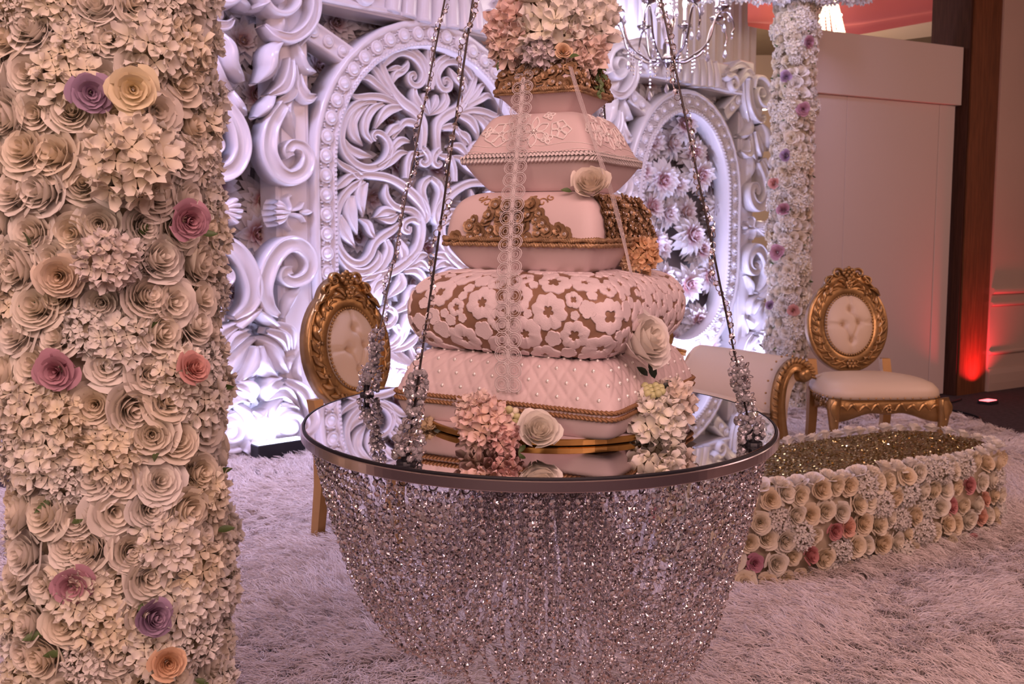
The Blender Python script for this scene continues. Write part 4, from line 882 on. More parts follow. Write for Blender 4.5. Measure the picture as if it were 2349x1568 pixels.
mb = MB(); V, F = stroke([(-.16, .24, .035), (.3, .22, .05), (.6, .235, .03), (.9, .22, .05), (fR.x, .24, .035)], .03, PROF_GROOVE, 8); mb.add(V, F); mb.build('apron_rail', M_GOLD, sf, M=SI @ Matrix.Translation((0, 5.01, 0)))
for x, y in ((-.12, 5.02), (fR.x + .02, fR.y + .03), (-.1, 5.8), (bR.x, 5.78)):
    mb = MB(); path = cr([(x, y, .25, .04), (x, y - .012, .17, .032), (x, y, .07, .02), (x, y - .008, .012, .026)], 4); mb.add(*tube(path[:, :3], path[:, 3], 8)); mb.build('leg', M_GOLD, sf, M=SI)

# ------------------------------------------------------------------ flower ottoman: blooms all round, gold sequin top
P1 = atz(1700, 1370); P2 = atz(2200, 1250); e_ = (P2 - P1).normalized(); aO = math.atan2(e_.y, e_.x); f_ = Vector((-e_.y, e_.x, 0))
OL, OW, OT = .83, .315, .425
OC = P1 + e_ * (OL - .085) + f_ * (OW - .08)
ot = thing('flower_ottoman', 'low oval table ringed with cream roses under a gold sequin top', 'coffee table', (OC.x, OC.y, 0), (0, 0, aO))
OI = ot.matrix_basis.inverted()
def osec(a, s=0.0):
    c, s_ = math.cos(a), math.sin(a); p = 4.4; k = (abs(c / (OL + s)) ** p + abs(s_ / (OW + s)) ** p) ** (-1 / p); return c * k, s_ * k
def operim(s, step):
    A = np.linspace(0, 2 * PI, 721); P = np.array([osec(a, s) for a in A]); d = np.r_[0, np.cumsum(np.linalg.norm(np.diff(P, axis=0), axis=1))]; n = int(d[-1] / step)
    q = np.linspace(0, d[-1], n, endpoint=False); return np.stack([np.interp(q, d, P[:, 0]), np.interp(q, d, P[:, 1])], -1)
Q = operim(-.05, .08); m = len(Q)
mb = MB(); mb.add([(x, y, z) for z in (.012, OT - .045) for x, y in Q], [(i, (i + 1) % m, m + (i + 1) % m, m + i) for i in range(m)] + [tuple(range(m))[::-1], tuple(range(m, 2 * m))]); mb.build('body', mat('cream_foam', (.74, .62, .44), .9), ot)
def sequin_mat():
    m_ = mat('gold_sequin', (.33, .255, .12), .3, metal=.9); nt = m_.node_tree; L = nt.links; b = nt.nodes['Principled BSDF']
    v = nt.nodes.new('ShaderNodeTexVoronoi'); v.inputs['Scale'].default_value = 130; tc = nt.nodes.new('ShaderNodeTexCoord'); L.new(tc.outputs['Object'], v.inputs[0])
    s = nt.nodes.new('ShaderNodeVectorMath'); s.operation = 'SUBTRACT'; s.inputs[1].default_value = (.5, .5, .5); L.new(v.outputs['Color'], s.inputs[0])
    k = nt.nodes.new('ShaderNodeVectorMath'); k.operation = 'SCALE'; k.inputs[3].default_value = .9; L.new(s.outputs[0], k.inputs[0])
    ge = nt.nodes.new('ShaderNodeNewGeometry'); ad = nt.nodes.new('ShaderNodeVectorMath'); L.new(k.outputs[0], ad.inputs[0]); L.new(ge.outputs['Normal'], ad.inputs[1])
    no = nt.nodes.new('ShaderNodeVectorMath'); no.operation = 'NORMALIZE'; L.new(ad.outputs[0], no.inputs[0]); L.new(no.outputs[0], b.inputs['Normal']); return m_
Q2 = operim(-.075, .06); m2 = len(Q2); M_SEQ = sequin_mat()
mb = MB(); mb.add([(x, y, OT - .044) for x, y in Q2] + [(x, y, OT - .032) for x, y in Q2], [(i, (i + 1) % m2, m2 + (i + 1) % m2, m2 + i) for i in range(m2)] + [tuple(range(m2, 2 * m2))]); top = mb.build('sequin_top', M_SEQ, ot, smooth=False)
g = random.Random(41); mb = MB(); n = 0
while n < 5200:
    x, y = g.uniform(-OL, OL), g.uniform(-OW, OW)
    if (abs(x / (OL - .08)) ** 4.4 + abs(y / (OW - .08)) ** 4.4) > 1: continue
    n += 1; M = Matrix.Translation((x, y, OT - .029)) @ Matrix.Rotation(g.gauss(0, .38), 4, 'X') @ Matrix.Rotation(g.gauss(0, .38), 4, 'Y') @ Matrix.Scale(.0042, 4)
    mb.merge([(math.cos(k * PI / 3), math.sin(k * PI / 3), 0) for k in range(6)], [tuple(range(6))], M)
stuff(mb.build('sequins', mat('sequin_gold', (.62, .50, .26), .12, metal=1), top, smooth=False))
tocam = (OI @ Vector((0, 0, 0))); tocam = Vector((tocam.x, tocam.y))
step = .075; cnt = 0; zs = [.042 + .078 * j for j in range(5)]
GOLDC = [(.93, .84, .66), (.94, .87, .72), (.92, .80, .60), (.94, .89, .78)]
pinks = [(.74, .36, .36), (.80, .44, .40), (.62, .30, .40), (.84, .52, .40)]
for j, z in enumerate(zs):
    Pp = operim(-.02, step); n_ = len(Pp)
    for i in range(n_):
        q = (Pp[i] + Pp[(i + 1) % n_]) / 2 if j % 2 else Pp[i]
        nr_ = Vector((abs(q[0] / OL) ** 3.4 * math.copysign(1, q[0]) / OL, abs(q[1] / OW) ** 3.4 * math.copysign(1, q[1]) / OW)).normalized()
        if nr_.dot(Vector((tocam.x - q[0], tocam.y - q[1])).normalized()) < -.15: continue
        p = Vector((q[0] + g.uniform(-.012, .012), q[1] + g.uniform(-.01, .01), z + g.uniform(-.014, .014))); nv = Vector((nr_.x, nr_.y, .05)); c = g.random(); r_ = g.uniform(.042, .054)
        lowz = j < 4
        if c < .13 and j < 4: bloom(ot, Matrix.Identity(4), 'rose', g.choice(ROSES), p, nv, r_ * .9, g.choice(pinks), g, 'pink rose')
        elif c < .23: bloom(ot, Matrix.Identity(4), 'ruffled_bloom', g.choice(PUFFS), p + Vector((nr_.x, nr_.y, 0)) * -.012, nv, r_ * 1.15, g.choice(WHITES), g)
        else: bloom(ot, Matrix.Identity(4), 'rose', g.choice(ROSES), p, nv, r_, g.choice(GOLDC), g)
Pp = operim(-.035, .074)
for q in Pp:
    bloom(ot, Matrix.Identity(4), 'rim_rose', g.choice(ROSES_LO), Vector((q[0], q[1], OT - .028 + g.uniform(-.006, .006))), Vector((q[0] * .3, q[1] * .8, 1)), g.uniform(.037, .046), g.choice(CREAMS), g)

# ------------------------------------------------------------------ chandelier before the backdrop
HC = at(1530, 138, 6.5)
ch = thing('candle_chandelier', 'silver candle chandelier with crystal drops hanging before the backdrop', 'chandelier', HC)
M_SILV = mat('polished_silver', (.40, .36, .37), .18, metal=1); M_DROP = crystal_mat('drop_crystal', (1, .97, 1), .55, .55)
M_CANDLE = mat('candle_sleeve', (.9, .82, .76), .5); M_FLAME = mat('candle_bulb', (1, .9, .85), emit=(1, .86, .84, 10))
mb = MB(); mb.add(*lathe([(.004, -.05), (.014, -.045), (.022, -.03), (.06, -.012), (.085, -.004), (.085, .006), (.05, .014), (.03, .04), (.03, .10), (.02, .12)], 20)); mb.build('hub', M_SILV, ch)
mb = MB(); mb.add(*lathe([(.018, .11), (.03, .15), (.052, .24), (.055, .30), (.03, .34), (.02, .38), (.035, .43), (.02, .48)], 16)); mb.build('glass_column', M_DROP, ch)
mb = MB(); mb.add(*tube([(0, 0, .46), (0, 0, ZC - HC.z)], .007, 8)); mb.build('hanging_rod', M_SILV, ch)
def drop(root, p, L, big=True):
    mb = MB(); n = max(1, int(L / .024)); s = sphere(6, 4)
    for k in range(n): mb.merge(s[0], s[1], Matrix.Translation((p[0], p[1], p[2] - .012 - k * .024)) @ Matrix.Scale(.0085, 4))
    if big: V, F = lathe([(.001, .032), (.008, .02), (.017, -.006), (.012, -.022), (.001, -.034)], 6, False); mb.merge(V, F, Matrix.Translation((p[0], p[1], p[2] - .012 - n * .024 - .03)))
    stuff(mb.build('crystal_drop', M_DROP, root, smooth=False))
for k in range(8):
    a = 2 * PI * k / 8 + .30; c, s = math.cos(a), math.sin(a)
    rz = cr([(.03, .0), (.12, -.012), (.19, .02), (.25, .055), (.295, .12), (.325, .22), (.36, .272), (.405, .265), (.44, .215), (.452, .16), (.44, .13)], 6)
    mb = MB(); mb.add(*tube([(r * c, r * s, z) for r, z in rz], np.linspace(.0095, .006, len(rz)), 7)); am = mb.build('arm', M_SILV, ch)
    T = Matrix.Translation((.372 * c, .372 * s, .275))
    mb = MB(); mb.merge(*lathe([(.006, 0), (.012, .01), (.045, .022), (.052, .034), (.045, .032), (.014, .026), (.012, .06), (.016, .066)], 14), T); mb.build('drip_pan', M_SILV, am)
    mb = MB(); mb.merge(*lathe([(.011, .06), (.0115, .145), (.009, .15)], 10), T); mb.build('candle', M_CANDLE, am)
    mb = MB(); mb.merge(*lathe([(.008, .15), (.014, .17), (.0155, .185), (.010, .21), (.001, .24)], 10), T); mb.build('candle_bulb', M_FLAME, am)
    for q in range(3): drop(am, (.372 * c + .05 * math.cos(q * 2.1), .372 * s + .05 * math.sin(q * 2.1), .305), .03, q == 0)
    drop(am, (.44 * c, .44 * s, .135), .04 + .03 * (k % 2), k % 2 == 0); drop(am, (.19 * c, .19 * s, .015), .10, False); drop(am, (.28 * c, .28 * s, .085), .05, k % 2 == 1)
drop(ch, (0, 0, -.05), .10); drop(ch, (-.12, -.05, -.01), .20); drop(ch, (-.26, -.12, .04), .15, False); drop(ch, (-.24, -.10, .04), .17, False)
for k in range(6): drop(ch, (.06 * math.cos(k), .06 * math.sin(k), .40), .05 + .03 * (k % 2))
pl_ = D.lights.new('chandelier_light', 'POINT'); pl_.energy = 10; pl_.color = (1, .86, .84); pl_.shadow_soft_size = .25
po = D.objects.new('chandelier_light', pl_); COL.objects.link(po); po.location = HC + Vector((0, 0, .5))
# ------------------------------------------------------------------ hanging mirror table (its own frame TT, slightly tilted)
TT = Matrix.Translation((.0571, 2.0097, CAMH - .3477)) @ Matrix.Rotation(.0060, 4, 'Y') @ Matrix.Rotation(.0333, 4, 'X'); TI = TT.inverted()
def tat(px, py, Y): return TI @ at(px, py, Y)
tb = thing('hanging_table', 'round mirror topped hanging table with chrome rim and swagged crystal strands', 'table', M=TT)
mb = MB(); mb.add(*lathe([(.001, 0), (.494, 0), (.497, -.002), (.497, -.007), (.001, -.007)], 128, False)); mb.build('mirror_top', M_MIRROR, tb, smooth=False)
mb = MB(); mb.add(*lathe([(.4965, .0004), (.5003, .0004), (.5008, -.001), (.5008, -.004), (.496, -.004)], 128, False)); mb.build('black_gasket', M_BLACK, tb)
mb = MB(); mb.add(*lathe([(.494, -.004), (.503, -.004), (.5045, -.0055), (.5045, -.0225), (.503, -.024), (.47, -.024), (.466, -.022), (.466, -.010)], 160, False)); rim = mb.build('chrome_rim', M_CHROME, tb, smooth=False)
mb = MB(); mb.add(*lathe([(.001, -.009), (.47, -.009), (.47, -.014), (.001, -.014)], 64, False)); mb.build('underside', mat('underside_board', (.30, .26, .27), .7), tb)
mb = MB(); mb.add(*lathe([(.05, -.012), (.075, -.012), (.075, -.04), (.05, -.04)], 32, False)); mb.build('strand_ring', M_CHROME, tb)
APEX = np.array((.005, 0, 1.86))
def beads_geo(sides=6):
    V = [(0, 0, 1)]; 
    for z, r in ((.45, .86), (-.45, .86)):
        for k in range(sides): a = 2 * PI * (k + (.5 if z < 0 else 0)) / sides; V.append((r * math.cos(a), r * math.sin(a), z))
    V.append((0, 0, -1)); F = []
    for k in range(sides):
        k2 = (k + 1) % sides; F += [(0, 1 + k, 1 + k2), (1 + k, 1 + sides + k, 1 + k2), (1 + k2, 1 + sides + k, 1 + sides + k2), (1 + 2 * sides, 1 + sides + k2, 1 + sides + k)]
    return np.array(V), np.array(F)
def torus_geo(n=8, m=3, r=.16):
    V = np.array([((1 + r * math.cos(2 * PI * j / m)) * math.cos(2 * PI * i / n), (1 + r * math.cos(2 * PI * j / m)) * math.sin(2 * PI * i / n), r * math.sin(2 * PI * j / m)) for i in range(n) for j in range(m)])
    return V, gridF(n, m, True, True)
BV, BF = beads_geo(); RV, RF = torus_geo()
def chain(mb, P, pitch, rb, rr, g, skip=0.0):
    """beads and rings alternating along polyline P"""
    d = np.r_[0, np.cumsum(np.linalg.norm(np.diff(P, axis=0), axis=1))]; n = int(d[-1] / pitch)
    s = (np.arange(n) + .5) * pitch; C = np.stack([np.interp(s, d, P[:, i]) for i in range(3)], -1); C2 = np.stack([np.interp(s + pitch / 2, d, P[:, i]) for i in range(3)], -1)
    T = C2 - C; T /= np.linalg.norm(T, axis=1)[:, None] + 1e-9
    rn = g.normal(0, 1, (n, 3)); X = np.cross(T, rn); X /= np.linalg.norm(X, axis=1)[:, None] + 1e-9; Y = np.cross(T, X)
    keep = g.random(n) >= skip; k = int(keep.sum())
    # bead flat disc: thin across X
    W = (BV[None, :, 0:1] * X[keep][:, None] * rb * 1.0 + BV[None, :, 1:2] * T[keep][:, None] * rb * 1.0 + BV[None, :, 2:3] * Y[keep][:, None] * rb * .72) + C[keep][:, None]
    mb.add(W.reshape(-1, 3), (BF[None] + np.arange(k)[:, None, None] * len(BV)).reshape(-1, 3), mi=0)
    W = (RV[None, :, 0:1] * T[:, None] + RV[None, :, 1:2] * Y[:, None] + RV[None, :, 2:3] * X[:, None]) * rr + C2[:, None]
    mb.add(W.reshape(-1, 3), (RF[None] + np.arange(n)[:, None, None] * len(RV)).reshape(-1, 4), mi=1)
ng = np.random.default_rng(77); g = random.Random(77)
# cables with their crystal garlands
for k, ft in enumerate(((-.241, -.408), (.402, -.252), (.243, .405), (-.409, .243))):
    f0 = np.array((*ft, 0.0)); d = APEX - f0; L = np.linalg.norm(d); u = d / L
    mb = MB(); mb.add(*tube([f0 + u * .004, f0 + u * L * .5, f0 + u * L], .0021, 6)); cb = mb.build('cable', M_WIRE, tb)
    mb = MB(); mb.merge(*lathe([(.017, 0), (.0175, .003), (.016, .006), (.009, .007), (.007, .03), (.001, .03)], 18, False), Matrix.Translation(f0)); mb.build('foot_cap', M_BLACK, cb, smooth=False)
    s = np.linspace(.02, L * .97, 260); x = np.cross(u, (0, 1, 0)); x /= np.linalg.norm(x); y = np.cross(u, x)
    ph = s * 34 + k; rad = .0065 + .0035 * np.sin(s * 19 + k) + .012 * np.exp(-s / .09)
    P = f0 + u * s[:, None] + x * (rad * np.cos(ph))[:, None] + y * (rad * np.sin(ph))[:, None]
    mb = MB(); chain(mb, P, .0215, .0068, .0062, ng, .12)
    # thick cluster round the foot
    n = 0
    while n < 150:
        t = g.random() ** 1.25 * .155; R_ = .019 * (1 - t / .19) + .004 + .006 * math.sin(t * 60) * (t > .03); a = g.uniform(0, 6.28)
        p = f0 + u * (t + .008) + x * R_ * math.cos(a) + y * R_ * math.sin(a); n += 1
        M = frameM(p, (g.uniform(-1, 1), g.uniform(-1, 1), g.uniform(-1, 1) + .01)) @ Matrix.Scale(.0062 * g.uniform(.8, 1.15), 4); mb.merge(BV, BF, M, mi=0)
        if n % 3 == 0: mb.merge(RV, RF, M @ Matrix.Scale(1.05, 4) @ Matrix.Translation((1.2, .3, 0)), mi=1)
    stuff(mb.build('crystal_garland', [M_CRYSTAL, M_RING], cb, smooth=False))
# swagged strands from the rim to the ring in the middle
HK = MB(); HP = [(0, 0, .010), (.001, 0, 0), (.004, 0, -.008), (-.002, 0, -.014), (-.009, 0, -.012), (-.0105, 0, -.006)]; HK.add(*tube(cr(HP, 3), .0013, 5)); HOOK = HK.mesh('hook', M_WIRE)
NH = 50
for i in range(NH):
    a = 2 * PI * (i + .3) / NH; ca, sa = math.cos(a), math.sin(a)
    H = np.array((.480 * ca, .480 * sa, -.036)); a2 = a + g.uniform(-.25, .25); h = np.array((.064 * math.cos(a2), .064 * math.sin(a2), -.042))
    obj('hook', HOOK, tb, Matrix.Translation((.480 * ca, .480 * sa, -.024)) @ Matrix.Rotation(a + PI / 2 + .5, 4, 'Z'))
    Da = .455 + .045 * ca; deps = [Da, Da * (.62 if i % 2 else .84), Da * (.90 if i % 2 else .74)] + ([Da * .42] if i % 4 == 0 else []) + ([Da * .95] if i % 3 == 0 else [])
    for j, D_ in enumerate(deps):
        D_ *= g.uniform(.95, 1.05); aj = (j - .7) * .035; t = np.linspace(0, 1, 60)
        Hj = np.array((.480 * math.cos(a + aj), .480 * math.sin(a + aj), -.036)); hj = h * (1 + .3 * j, 1 + .3 * j, 1)
        P = Hj[None] * (1 - t)[:, None] + hj[None] * t[:, None]; P[:, 2] -= D_ * (1 - np.abs(2 * t - 1) ** 2.45)
        P[:, :2] += np.array((-sa, ca)) * (.010 * np.sin(t * PI) * g.uniform(-1.5, 1.5))[:, None]
        mb = MB(); chain(mb, P, .0205, .0068, .0058, ng, .03); stuff(mb.build('bead_strand', [M_CRYSTAL, M_RING], tb, smooth=False))

# ------------------------------------------------------------------ the cake (in the table's frame)
CKX, CKY, YAW = .028, .015, R(-28)
bd = thing('cake_board', 'round gold cake board on the mirror table top', 'cake board', M=TT)
mb = MB(); mb.add(*lathe([(.001, .001), (.272, .001), (.275, .003), (.275, .0125), (.273, .0140), (.001, .0140)], 72, False)); mb.build('board', mat('gold_foil_edge', (.50, .28, .08), .3, metal=.75, bump=(90, .1, .002)), bd, M=Matrix.Translation((CKX, CKY - .022, 0)), smooth=False)
mb = MB(); mb.add(*lathe([(.001, .0141), (.270, .0141), (.270, .0148), (.001, .0148)], 72, False)); mb.build('sugar_paste_cover', M_ICING, bd, M=Matrix.Translation((CKX, CKY - .022, 0)), smooth=False)
ck = thing('wedding_cake', 'five tier cushion shaped blush wedding cake with gold and lace decoration', 'cake', M=TT)
class Tier:
    def __init__(s, hd, prof, p, pinch=0.0, noise=0.0):
        pr = cr(prof, 6); s.z = pr[:, 0]; s.s = np.clip(pr[:, 1], .0, 1.01); d = np.r_[0, np.cumsum(np.hypot(np.diff(pr[:, 0]), np.diff(pr[:, 1]) * hd * .75))]; s.t = d / d[-1]; s.L = d[-1]; s.hd = hd; s.p = p; s.pinch = pinch; s.noise = noise
    def r(s, th, sc):
        c, n = np.abs(np.cos(th)), np.abs(np.sin(th)); k = (c ** s.p + n ** s.p) ** (-1 / s.p); k45 = (2 * .5 ** (s.p / 2)) ** (-1 / s.p)
        q = s.hd * k / k45
        if s.pinch: q = q * (1 - s.pinch * np.cos(2 * th) ** 2)
        return q * sc
    def P(s, th, t, off=0.0):
        th = np.asarray(th, float); t = np.asarray(t, float); sc = np.interp(t, s.t, s.s); z = np.interp(t, s.t, s.z); r = s.r(th, sc)
        if s.noise: r = r * (1 + s.noise * (np.sin(3 * th + 9 * t) * .5 + np.sin(5 * th - 7 * t + 1) * .5))
        return np.stack([CKX + r * np.cos(th + YAW), CKY + r * np.sin(th + YAW), z], -1)
    def N(s, th, t):
        e = 2e-3; a = s.P(th + e, t) - s.P(th - e, t); b = s.P(th, np.minimum(t + e, 1)) - s.P(th, np.maximum(t - e, 0)); n = np.cross(a, b); return n / (np.linalg.norm(n, axis=-1)[..., None] + 1e-12)
    def th_at(s, q):   # perimeter fraction -> angle
        if not hasattr(s, '_pf'):
            A = np.linspace(-PI, PI, 2001); r = s.r(A, 1.0); x, y = r * np.cos(A), r * np.sin(A); d = np.r_[0, np.cumsum(np.hypot(np.diff(x), np.diff(y)))]; s._A = A; s._pf = d / d[-1]; s.per = d[-1]
        return np.interp(np.mod(q, 1.0), s._pf, s._A)
    def seam(s): return s.t[int(np.argmax(s.s))]
    def conf(s, th, t, xy, off):
        """points of a flat motif laid on the surface round (th, t)"""
        e = 1e-3; dth = np.linalg.norm((s.P(th + e, t) - s.P(th - e, t)) / (2 * e)); dt = np.linalg.norm((s.P(th, min(t + e, 1)) - s.P(th, max(t - e, 0))) / (min(t + e, 1) - max(t - e, 0)))
        T = np.clip(t + xy[:, 1] / dt, 0.0, .995); TH = th + xy[:, 0] / dth; return s.P(TH, T) + s.N(TH, T) * np.asarray(off)[..., None]
    def build(s, name, mats, nth=128, nt=40, disp=None):
        th = np.linspace(-PI, PI, nth, endpoint=False)[:, None]; t = np.linspace(0, 1, nt)[None]; TH, TN = np.broadcast_arrays(th, t); V = s.P(TH, TN)
        if disp is not None: V = V + s.N(TH, TN) * disp(TH, TN)[..., None]
        mb = MB(); mb.add(V, gridF(nth, nt, True, False)); mb.add(V[:, 0], [tuple(range(nth))[::-1]]); mb.add(V[:, -1], [tuple(range(nth))]); return mb.build(name, mats, ck)
T5 = Tier(.338, [(.0150, .925), (.022, .955), (.046, .99), (.067, 1.0), (.082, .985), (.105, .945), (.130, .895), (.146, .84), (.155, .76), (.158, .55), (.158, .25)], 20, .015)
T4 = Tier(.312, [(.158, .76), (.163, .84), (.180, .92), (.205, .98), (.235, 1.0), (.265, .985), (.288, .93), (.305, .84), (.315, .70), (.319, .5), (.319, .25)], 12, .0, .005)
T3 = Tier(.232, [(.319, .76), (.326, .82), (.350, .92), (.375, 1.0), (.381, 1.0), (.405, .985), (.435, .945), (.460, .86), (.474, .72), (.479, .5), (.479, .25)], 14, .02)
T2 = Tier(.196, [(.479, .68), (.485, .74), (.510, .88), (.538, 1.0), (.544, 1.0), (.560, .94), (.600, .80), (.624, .70), (.634, .60), (.637, .45), (.637, .25)], 14, .03)
T1 = Tier(.124, [(.637, .60), (.640, .64), (.660, .84), (.676, 1.0), (.684, 1.0), (.700, .97), (.722, .86), (.738, .70), (.745, .5), (.745, .25)], 12, .02)
NC, RO = 44, .028
def quilt(TH, TN):
    q = np.interp(TH, T5._A, T5._pf) * NC; h = (TN - T5.seam()) * T5.L / RO; up = np.clip((TN - T5.seam() - .03) * 30, 0, 1) * np.clip((.93 - TN) * 30, 0, 1)
    a = np.abs(((q + h / 2) % 1) - .5); b = np.abs(((q - h / 2) % 1) - .5); m = .5 - np.maximum(a, b)
    return up * (.0034 * np.clip(m * 5, 0, 1) ** .6 - .002)
T5.th_at(0); t5 = T5.build('cake_tier', M_ICING, 704, 70, quilt)
t4 = T4.build('cake_tier', M_BRONZE); t3 = T3.build('cake_tier', M_ICING); t2 = T2.build('cake_tier', M_ICING, 128, 40); t1 = T1.build('cake_tier', M_ICING)
PM = MB(); PM.add(*sphere(10, 7, .0042)); PRL = PM.mesh('pearl', M_PEARL)
for r_ in range(0, 8):
    t = T5.seam() + (r_ * .5 + .5) * 2 * .5 * RO * 2 / 2 / T5.L * 1.0 + .5 * RO / T5.L * 0
    t = T5.seam() + (r_ + 1) * RO / T5.L / 1.0
    if t > .80: break
    for c in range(NC):
        th = float(T5.th_at((c + .5 * ((r_ + 1) % 2) + .5) / NC)); p = T5.P(th, t) + T5.N(th, t) * .0012
        q = (CKX + .0571 + 0, 0)
        if p[1] > CKY + .2: continue
        obj('pearl', PRL, t5, Matrix.Translation(p))
def rope(tier, t, z_off, mt, par, rr=.0042, tw=.017, nm='rope_trim'):
    n = int(tier.per / .0045) if hasattr(tier, 'per') else (tier.th_at(0), int(tier.per / .0045))[1]
    th = tier.th_at(np.arange(n) / n); C = tier.P(th, np.full(n, t)); Nn = tier.N(th, np.full(n, t)); C = C + Nn * rr * .6; C[:, 2] += z_off
    T = np.roll(C, -1, 0) - np.roll(C, 1, 0); T /= np.linalg.norm(T, axis=1)[:, None]; B = np.cross(T, Nn); turns = round(tier.per / tw); ph = np.arange(n) / n * 2 * PI * turns; mb = MB()
    for k in range(2):
        P = C + (Nn * np.cos(ph + PI * k)[:, None] + B * np.sin(ph + PI * k)[:, None]) * rr * .62; mb.add(*tube(P, rr * .72, 5, closed=True))
    return mb.build(nm, mt, par)
M_ROPE = mat('antique_gold_rope', (.34, .185, .085), .5, metal=.25)
for zo in (.0065, -.006): rope(T5, T5.seam(), zo, M_ROPE, t5)
# gold sugar flowers
def gold_flower(name, seed, mats=None, pearl=True, n=5):
    g_ = random.Random(seed); mb = MB()
    for lay, (sc, z0) in enumerate(((1, 0), (.62, .14))):
        for q in range(n):
            a = 2 * PI * q / n + lay * .6 + g_.uniform(-.1, .1); l = np.linspace(0, 1, 4)[:, None]; s = np.linspace(-1, 1, 3)[None]
            w = .58 * np.sin(PI * (.08 + .74 * l)) * sc; r = sc * (.05 + .95 * l) - .05 * s * s; x = r * np.cos(a) - w * s * np.sin(a); y = r * np.sin(a) + w * s * np.cos(a); z = z0 + (.10 + .22 * lay) * l * l + .10 * s * s * l
            mb.add(np.stack([x, y, z], -1), gridF(4, 3))
            mb.add(np.stack([x, y, z - .07], -1), gridF(4, 3)[:, ::-1])
    V, F = sphere(8, 6, .27); mb.add(V + (0, 0, .24), F, mi=1 if pearl else 0); return mb.mesh(name, [M_GOLDICING, M_PEARL])
GF = [gold_flower('gold_flower', s, pearl=s != 2) for s in (1, 2, 3)]
def put_flower(tier, par, th, t, r, g_, nm='gold_flower', me=None):
    p = tier.P(th, t); n = tier.N(th, t); n = n + np.array([g_.gauss(0, .13) for _ in range(3)]); M = frameM(p + tier.N(th, t) * r * .12, n) @ Matrix.Rotation(g_.uniform(0, 6), 4, 'Z') @ Matrix.Scale(r, 4); obj(nm, me or g_.choice(GF), par, M)
g = random.Random(51)
def leafy(tier, par, th, t, r, a, mt):
    mb = MB(); V, F = leaf_geo(1, .5, 4, -.2); M = frameM(tier.P(th, t) + tier.N(th, t) * .002, tier.N(th, t)) @ Matrix.Rotation(a, 4, 'Z') @ Matrix.Scale(r, 4); mb.merge(V, F, M); mb.build('gold_leaf', mt, par)
# faces: the front face is centred on th=-90+..., in tier angles faces sit at 0, 90, 180, -90
FRONT, RIGHT, LEFT, BACK = -PI / 2, 0.0, PI, PI / 2
for k in range(126):   # tier 1: covered above the seam
    put_flower(T1, t1, float(T1.th_at(k / 42 + g.uniform(-.01, .01))), T1.seam() + (.07 + .13 * (k // 42)) + g.uniform(-.05, .06), g.uniform(.010, .0165), g)
for k in range(30): put_flower(T1, t1, float(T1.th_at(k / 30)), .78 + g.uniform(-.04, .06), g.uniform(.011, .016), g)
rope(T1, T1.seam(), .002, M_GOLDICING, t1, .0052, .011, 'gold_band'); rope(T1, T1.seam(), -.004, M_GOLDICING, t1, .0035, .009, 'gold_band')
fl = lambda tier, face, x, t: face + x / 1.0
s3 = T3.seam(); hd3 = T3.hd
def face_th(tier, face, u):   # u in -1..1 across a face
    return face + math.atan(u * math.tan(PI / 4 * .985))
pts3 = []
for row, (t, w) in enumerate(((.045, .80), (.10, .70), (.155, .56), (.21, .44), (.265, .34))):
    n = max(3, int(w * 13))
    for k in range(n):
        u = -w + 2 * w * (k + .5) / n + g.uniform(-.04, .04) + (.05 if row % 2 else 0); put_flower(T3, t3, face_th(T3, FRONT, u - .08), s3 + t + g.uniform(-.02, .02), g.uniform(.0105, .017) * (1.25 if row > 2 else 1), g)
for row in range(6):
    for k in range(11): put_flower(T3, t3, face_th(T3, RIGHT, -.84 + 1.7 * (k + .5) / 11 + g.uniform(-.05, .05)), s3 + .045 + row * .055 + g.uniform(-.02, .02), g.uniform(.011, .018), g)
for row in range(4):
    for k in range(7): put_flower(T3, t3, face_th(T3, LEFT, -.6 + 1.2 * (k + .5) / 7), s3 + .05 + row * .06, g.uniform(.011, .016), g)
rope(T3, s3, .005, M_GOLDICING, t3, .0055, .010, 'gold_band'); rope(T3, s3, -.005, M_GOLDICING, t3, .0050, .012, 'gold_band')
M_SCRL = mat('gold_piping', (.48, .28, .13), .5, metal=.2)
def piped(tier, par, th, t, xy, r, mt, nm, closed=False, h=.0012):
    P = tier.conf(th, t, np.asarray(xy, float), np.full(len(xy), h)); mb = MB(); mb.add(*tube(P, r * 1.25, 5, closed=closed)); return mb.build(nm, mt, par)
for sg, u0_ in ((-1, -.52), (1, .33)):
    for (cx, cy, rr_, a0) in ((0, 0, .012, 0), (.018 * sg, .012, .009, 2), (-.016 * sg, -.012, .009, 4), (-.02 * sg, .010, .008, 1)):
        xy = [(cx + sg * rr_ * (1 - k / 17) * math.cos(a0 + k * .5), cy + rr_ * (1 - k / 17) * math.sin(a0 + k * .5)) for k in range(14)]; piped(T3, t3, face_th(T3, FRONT, u0_), s3 + .30, xy, .0011, M_SCRL, 'piped_scroll')
